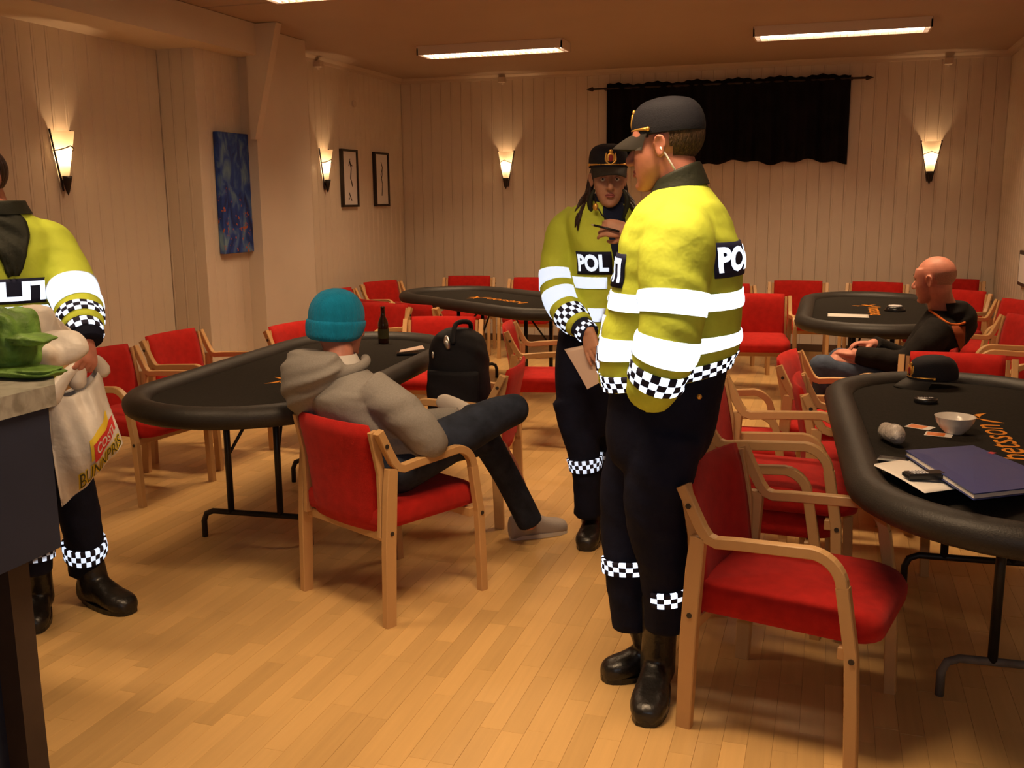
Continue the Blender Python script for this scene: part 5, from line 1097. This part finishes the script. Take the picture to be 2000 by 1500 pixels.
# carrier bag held by the officer
HB = at(170, 708, 2.79); gb = thing('carrier_bag', 'white carrier bag with red, yellow and black print hanging from an officer hand', 'plastic bag', tuple(HB)); ob = HB.copy()
def bagpt(u, q):
    """front sheet: u across 0..1, q down 0..1"""
    L = cr(np.array([at(92, 770, 2.64), at(100, 850, 2.62), at(110, 930, 2.62), at(120, 990, 2.65)]), [q*3])[0]
    Rr = cr(np.array([at(196, 712, 2.86), at(210, 780, 2.83), at(228, 830, 2.80), at(241, 866, 2.80)]), [q*3])[0]
    return L*(1-u)+Rr*u
nx, nz = 30, 30; V = []; F = []; UVp = []
nb = nrm(np.cross(bagpt(1, .5)-bagpt(0, .5), [0, 0, 1])); nb = nb if nb[1] < 0 else -nb
for s in (1, -1):
    for k in range(nz+1):
        for i in range(nx+1):
            u, q = i/nx, k/nz; bul = math.sin(math.pi*u)*(.25+.75*math.sin(math.pi*min(1, q*.9+.08)))*.075
            wr = .006*math.sin(9*u+5*q)*math.sin(math.pi*u)+.004*math.sin(23*u-7*q+s)
            cut = 0
            p = bagpt(u, q)+nb*s*(bul+wr); 
            if q < .12: p = p+np.array([0, 0, 1])*(-.045*math.sin(math.pi*u)*(1-q/.12))
            V.append(p)
g = (nx+1)*(nz+1)
for k in range(nz):
    for i in range(nx): a = k*(nx+1)+i; F.append((a, a+nx+1, a+nx+2, a+1)); F.append((g+a, g+a+1, g+a+nx+2, g+a+nx+1))
for k in range(nz):
    for i in (0, nx): a = k*(nx+1)+i; F.append((a, a+nx+1, g+a+nx+1, g+a))
for i in range(nx): a = nz*(nx+1)+i; F.append((a, a+1, g+a+1, g+a))
mobj('sack', [p-ob for p in V], F, M['bag'], gb, True)
for top in (at(100, 765, 2.64), at(150, 735, 2.74), at(198, 712, 2.86)):
    P = [top-np.array([0, 0, .02]), top*.6+HB*.4+np.array([0, 0, .012]), HB+np.array([0, -.012, .012])]; V, F = ctube(P, [.030, .022, .016], 10, 5); V = np.array(V); mobj('handle', V-ob, F, M['bag'], gb, True)
def on_bag(u, q, off=.004):
    bul = math.sin(math.pi*u)*(.25+.75*math.sin(math.pi*min(1, q*.9+.08)))*.075; wr = .006*math.sin(9*u+5*q)*math.sin(math.pi*u)+.004*math.sin(23*u-7*q+1)
    return bagpt(u, q)+nb*(bul+wr+off)-ob
def bag_patch(nm, quad, m, off):
    a, b, c, d = [np.array(p, float) for p in quad]; V = []; F = []
    for k in range(7):
        for i in range(13): u = i/12; v = k/6; p = (a*(1-u)+b*u)*(1-v)+(d*(1-u)+c*u)*v; V.append(on_bag(p[0], p[1], off))
    for k in range(6):
        for i in range(12): F.append((k*13+i, k*13+13+i, k*13+14+i, k*13+1+i))
    return mobj(nm, V, F, m, gb, True)
def bag_text(s, nm, m, u0, u1, q0, q1, off, bold):
    V, F = text_mesh(s, bold, 2); mn, mx = V.min(0), V.max(0)
    W = [on_bag(u0+(u1-u0)*(v[0]-mn[0])/(mx[0]-mn[0]), q1+(q0-q1)*(v[1]-mn[1])/(mx[1]-mn[1]), off) for v in V]; return mobj(nm, W, F, m, gb)
bag_patch('yellow_label', [(.42, .50), (.86, .38), (.86, .62), (.42, .72)], M['yellow'], .003); bag_patch('red_label', [(.46, .555), (.95, .49), (.95, .665), (.46, .75)], M['redprint'], .0045)
bag_text('COSTI', 'label_lettering', M['bag'], .50, .90, .57, .68, .006, .02)
bag_text('BUNNPRIS', 'outline_lettering', M['yellow'], .235, .985, .752, .945, .003, .06); bag_text('BUNNPRIS', 'lettering', M['olive'], .25, .975, .765, .935, .0045, .0)

# backpack on the chair
bp0 = np.array([-1.735, 4.55, .456]); t = thing('backpack', 'black backpack standing on a red armchair at the left table', 'backpack', tuple(bp0)); fb = nrm(np.array([.1, -1, 0])); sb = np.array([1, .1, 0])
def bs(z, a, b, dx=0, dy=0): return (bp0+np.array([dx, dy, z]), sb*a, fb*b)
L = Loft([bs(.004, .125, .085), bs(.03, .150, .105), bs(.14, .155, .115), bs(.28, .150, .11), bs(.38, .140, .10), bs(.44, .115, .082), bs(.475, .06, .045)], 2.7, folds=((.015, 3, .7, 0), (.01, 5, 1.1, 1)))
V, F = L.mesh(44, 7); mobj('pack', np.array(V)-bp0, F, M['pack'], t, True)
V, F, _ = L.patch(-.11, .11, .9, 3.0, .028, 20, 12); mobj('front_pocket', np.array(V)-bp0, F, M['pack'], t, True)
V, F = ctube([L.S([.0], [4.6], .004)[0], bp0+np.array([.0, -.03, .50]), bp0+np.array([.05, .02, .505]), bp0+np.array([.05, .05, .46])], [.012, .012, .012, .012], 8, 4); mobj('grab_handle', np.array(V)-bp0, F, M['pack'], t, True)
V, F = ctube([L.S([.97], [5.0], .006)[0], L.S([.98], [4.55], .008)[0], L.S([.985], [4.2], .006)[0]], [.012, .016, .012], 8, 3); mobj('strap_patch', np.array(V)-bp0, F, M['silver'], t, True)
for u, q in ((.90, 3.7), (.98, 1.2)): b = MB(); b.ell(L.S([u], [q], .008)[0]-bp0, (.007, .005, .016), 8, 6); b.build('zip_pull', M['silver'], t, True)

ZT = .738
def on_table(x, y, z=ZT): return np.array([x, y, z])
# near right table
t = thing('police_cap', 'dark police cap lying on the far end of the near right table', 'cap', (.50, 4.62, ZT)); r = cap(t, t, np.array([.44, 4.60, ZT-.006]), basis(dirv(203), R(-2)), 1.0); 
t = thing('dealer_button', 'black dealer puck with pale lettering on the near right table', 'game piece', (.392, 4.227, ZT))
MB().lathe([(0, 0), (.042, 0), (.045, .003), (.045, .017), (.042, .020), (0, .020)], 28).build('disc', M['phone'], t, True); flat_text('DEALER', 'lettering', M['keys'], t, (0, 0, .0205), (.985, .17, 0), (-.17, .985, 0), .014, .062, .02, .0004)
t = thing('bowl', 'white porcelain bowl beside the orange lettering of the near right table', 'bowl', (.441, 3.69, ZT))
MB().lathe([(0, 0), (.029, 0), (.032, .004), (.048, .020), (.061, .041), (.0665, .060), (.068, .062), (.0655, .061), (.058, .041), (.044, .022), (.024, .010), (0, .008)], 40).build('shell', M['porcelain'], t, True)
def card(x, y, deg, lab):
    t = thing('playing_card', lab, 'playing card', (x, y, ZT+.0003), R(deg), 'playing cards by the bowl'); MB().box(-.0315, .0315, -.044, .044, 0, .0006).build('card_sheet', M['paper'], t)
    b = MB(); b.box(-.026, .026, -.020, .0385, .0006, .0008); b.build('back_print', M['cardback'], t); return t
c = card(.335, 3.76, 62, 'playing card with orange print lying farther from the camera, left of the bowl'); 
c = card(.388, 3.65, 78, 'playing card with orange print lying nearer, partly by the bowl foot'); c.location.z += .0012
t = thing('wrapped_roll', 'crinkled clear plastic wrap rolled up on the near right table', 'plastic wrap', (.225, 3.47, ZT)); V, F = blob((0, 0, .035), (.031, .092, .030), .07, 11, 40, 26, .0005); a = R(16); V = [(x*math.cos(a)-y*math.sin(a), x*math.sin(a)+y*math.cos(a), z) for x, y, z in V]; mobj('film', V, F, M['wrap'], t, False)
t = thing('mobile_phone', 'black phone lying at the left corner of the blue folder', 'phone', tuple(atz(1745, 905, ZT+.004)), R(80)); b = MB(); b.box(-.022, .022, -.048, .048, 0, .017, .005); b.build('case', M['phone'], t); MB().box(-.016, .016, .0, .036, .017, .0175).build('screen', M['iron'], t)
t = thing('keypad_phone', 'black phone with pale keys lying on the white paper under the folder', 'phone', tuple(atz(1806, 934, .786)), R(112)); MB().box(-.023, .023, -.055, .055, 0, .018, .005).build('case', M['phone'], t)
me = None
for i in range(3):
    for j in range(5):
        if me is None: o = MB().box(-.0038, .0038, -.0026, .0026, .0175, .0195).build('key', M['keys'], t); o.location = (-.012, .0, 0); me = o.data
        else: inst('key', me, t, (-.012+.012*i, .009*j, 0))
# papers: the rail lifts their near edge
def sheet(nm, lab, cat, P, m, n=10, thick=.0008):
    a, b, c, d = [np.array(p, float) for p in P]; t = (a+b+c+d)/4; V = []; F = []
    for lay in (0, 1):
        for k in range(n+1):
            for i in range(n+1):
                u, v = i/n, k/n; p = (a*(1-u)+b*u)*(1-v)+(d*(1-u)+c*u)*v; p = p-t; p[2] += -thick*lay+.004*math.sin(2.2*u+1.3)*math.sin(math.pi*v); V.append(p)
    g = (n+1)**2
    for k in range(n):
        for i in range(n): q = k*(n+1)+i; F.append((q, q+1, q+n+2, q+n+1)); F.append((g+q, g+q+n+1, g+q+n+2, g+q+1))
    for i in range(n):
        for q, r_ in ((i, i+1), ((n)*(n+1)+i+1, n*(n+1)+i), ((i+1)*(n+1), i*(n+1)), (i*(n+1)+n, (i+1)*(n+1)+n)): F.append((q, g+q, g+r_, r_))
    o = mobj(nm, V, F, m, None, True, None, tuple(t)); return tag(o, lab, cat)
sheet('paper_sheet', 'white sheet of paper under the keypad phone, reaching over the table rail', 'paper', [atz(1702, 907, .770), atz(1790, 893, .752), atz(1866, 955, .780), atz(1806, 963, .787)], M['paper'])
F_ = [atz(1768, 889, .765), atz(1900, 879, .752), atz(2085, 955, .760), atz(1902, 976, .806)]
t = thing('folder', 'blue plastic folder of papers on the near right table', 'folder', tuple(F_[0]*.25+F_[1]*.25+F_[2]*.25+F_[3]*.25)); of = np.array(t.location)
def slab(nm, P, z0, z1, m, ins=0):
    c = sum(P)/4; Q = [p+(c-p)*ins-of for p in P]; V = [q+np.array([0, 0, z0]) for q in Q]+[q+np.array([0, 0, z1]) for q in Q]; return mobj(nm, V, [(3, 2, 1, 0), (4, 5, 6, 7), (0, 1, 5, 4), (1, 2, 6, 5), (2, 3, 7, 6), (3, 0, 4, 7)], m, t)
slab('bottom_cover', F_, -.002, 0, M['folder']); slab('papers', F_, .001, .012, M['paper'], .02); slab('top_cover', F_, .013, .016, M['folder'])
P = [F_[1]*.75+F_[2]*.25+d for d in (np.array([-.02, .0, 0]), np.array([-.005, -.01, 0]), np.array([.008, .01, 0]), np.array([-.008, .018, 0]))]; slab('red_tab', P, .016, .0175, M['redprint'])
# left table
t = thing('beer_bottle', 'brown beer bottle on the far rail side of the left table', 'bottle', (-2.455, 5.22, ZT)); MB().lathe([(0, 0), (.029, 0), (.031, .004), (.031, .105), (.028, .125), (.016, .155), (.0125, .175), (.0125, .205), (.0135, .207), (.0135, .213), (.010, .213)], 24).build('glass', M['bottle'], t, True); MB().lathe([(.0316, .03), (.0316, .085)], 24).build('paper_label', M['olive'], t, True)
t = thing('wallet', 'open black wallet with pale papers on the left table', 'wallet', (-2.14, 4.86, ZT+.001), R(25)); MB().box(-.065, .055, -.045, .045, 0, .014, .003).build('cover', M['phone'], t)
V = [(-.05, -.03, .016), (.085, -.035, .032), (.075, .035, .04), (-.045, .03, .018)]; V += [(x, y, z+.003) for x, y, z in V]; mobj('note', V, [(3, 2, 1, 0), (4, 5, 6, 7), (0, 1, 5, 4), (1, 2, 6, 5), (2, 3, 7, 6), (3, 0, 4, 7)], M['paperp'], t)
t = thing('ash_dish', 'small glass dish with a red rim beside the beer bottle', 'dish', (-2.66, 5.02, ZT)); MB().lathe([(0, 0), (.03, 0), (.036, .012), (.034, .014), (.026, .006), (0, .005)], 20).build('dish', M['silver'], t, True); MB().lathe([(.034, .0145), (.0365, .016), (.034, .0175)], 20).build('rim', M['redprint'], t, True)
# back right table
sheet('paper_sheet', 'white sheet of paper lying on the back right table', 'paper', [(.0, 7.36, ZT+.002), (.27, 7.34, ZT+.002), (.27, 7.14, ZT+.002), (.0, 7.16, ZT+.002)], M['paper'])
t = thing('dealer_button', 'black dealer puck with a pale top on the back right table', 'game piece', (.46, 7.62, ZT)); MB().lathe([(0, 0), (.072, 0), (.075, .004), (.06, .03), (.05, .034), (0, .034)], 28).build('disc', M['phone'], t, True); MB().lathe([(0, .042), (.045, .042), (.048, .036), (.045, .034)], 24).build('top', M['keys'], t, True)
# on the floor
t = thing('metal_can', 'low grey can standing on the floor behind the chairs of the near right table', 'can', (-.30, 6.15, 0)); MB().lathe([(0, .002), (.05, .002), (.055, .01), (.055, .085), (.052, .09), (.049, .085), (.049, .03), (0, .03)], 24).build('can', M['palemetal'], t, True)
# paper and pen in the officer's hands
Pp = [at(1102, 682, 4.00), at(1172, 668, 3.975), at(1186, 739, 3.96), at(1147, 760, 3.975)]
sheet('paper_sheet', 'pale sheet of paper in the lowered hand of the officer facing the camera', 'paper', Pp, M['paperp'])
pa, pb = at(1210, 452, 3.925), at(1160, 440, 3.92); t = thing('pen', 'dark pen with a bright tip in the raised hand of the officer', 'pen', tuple(pa)); V, F = tube([(0, 0, 0), pb-pa], .0045, 10); mobj('barrel', V, F, M['phone'], t, True); d = nrm(pb-pa); V, F = tube([pb-pa, pb-pa+d*.012], [.0042, .0012], 10); mobj('tip', V, F, M['silver'], t, True)
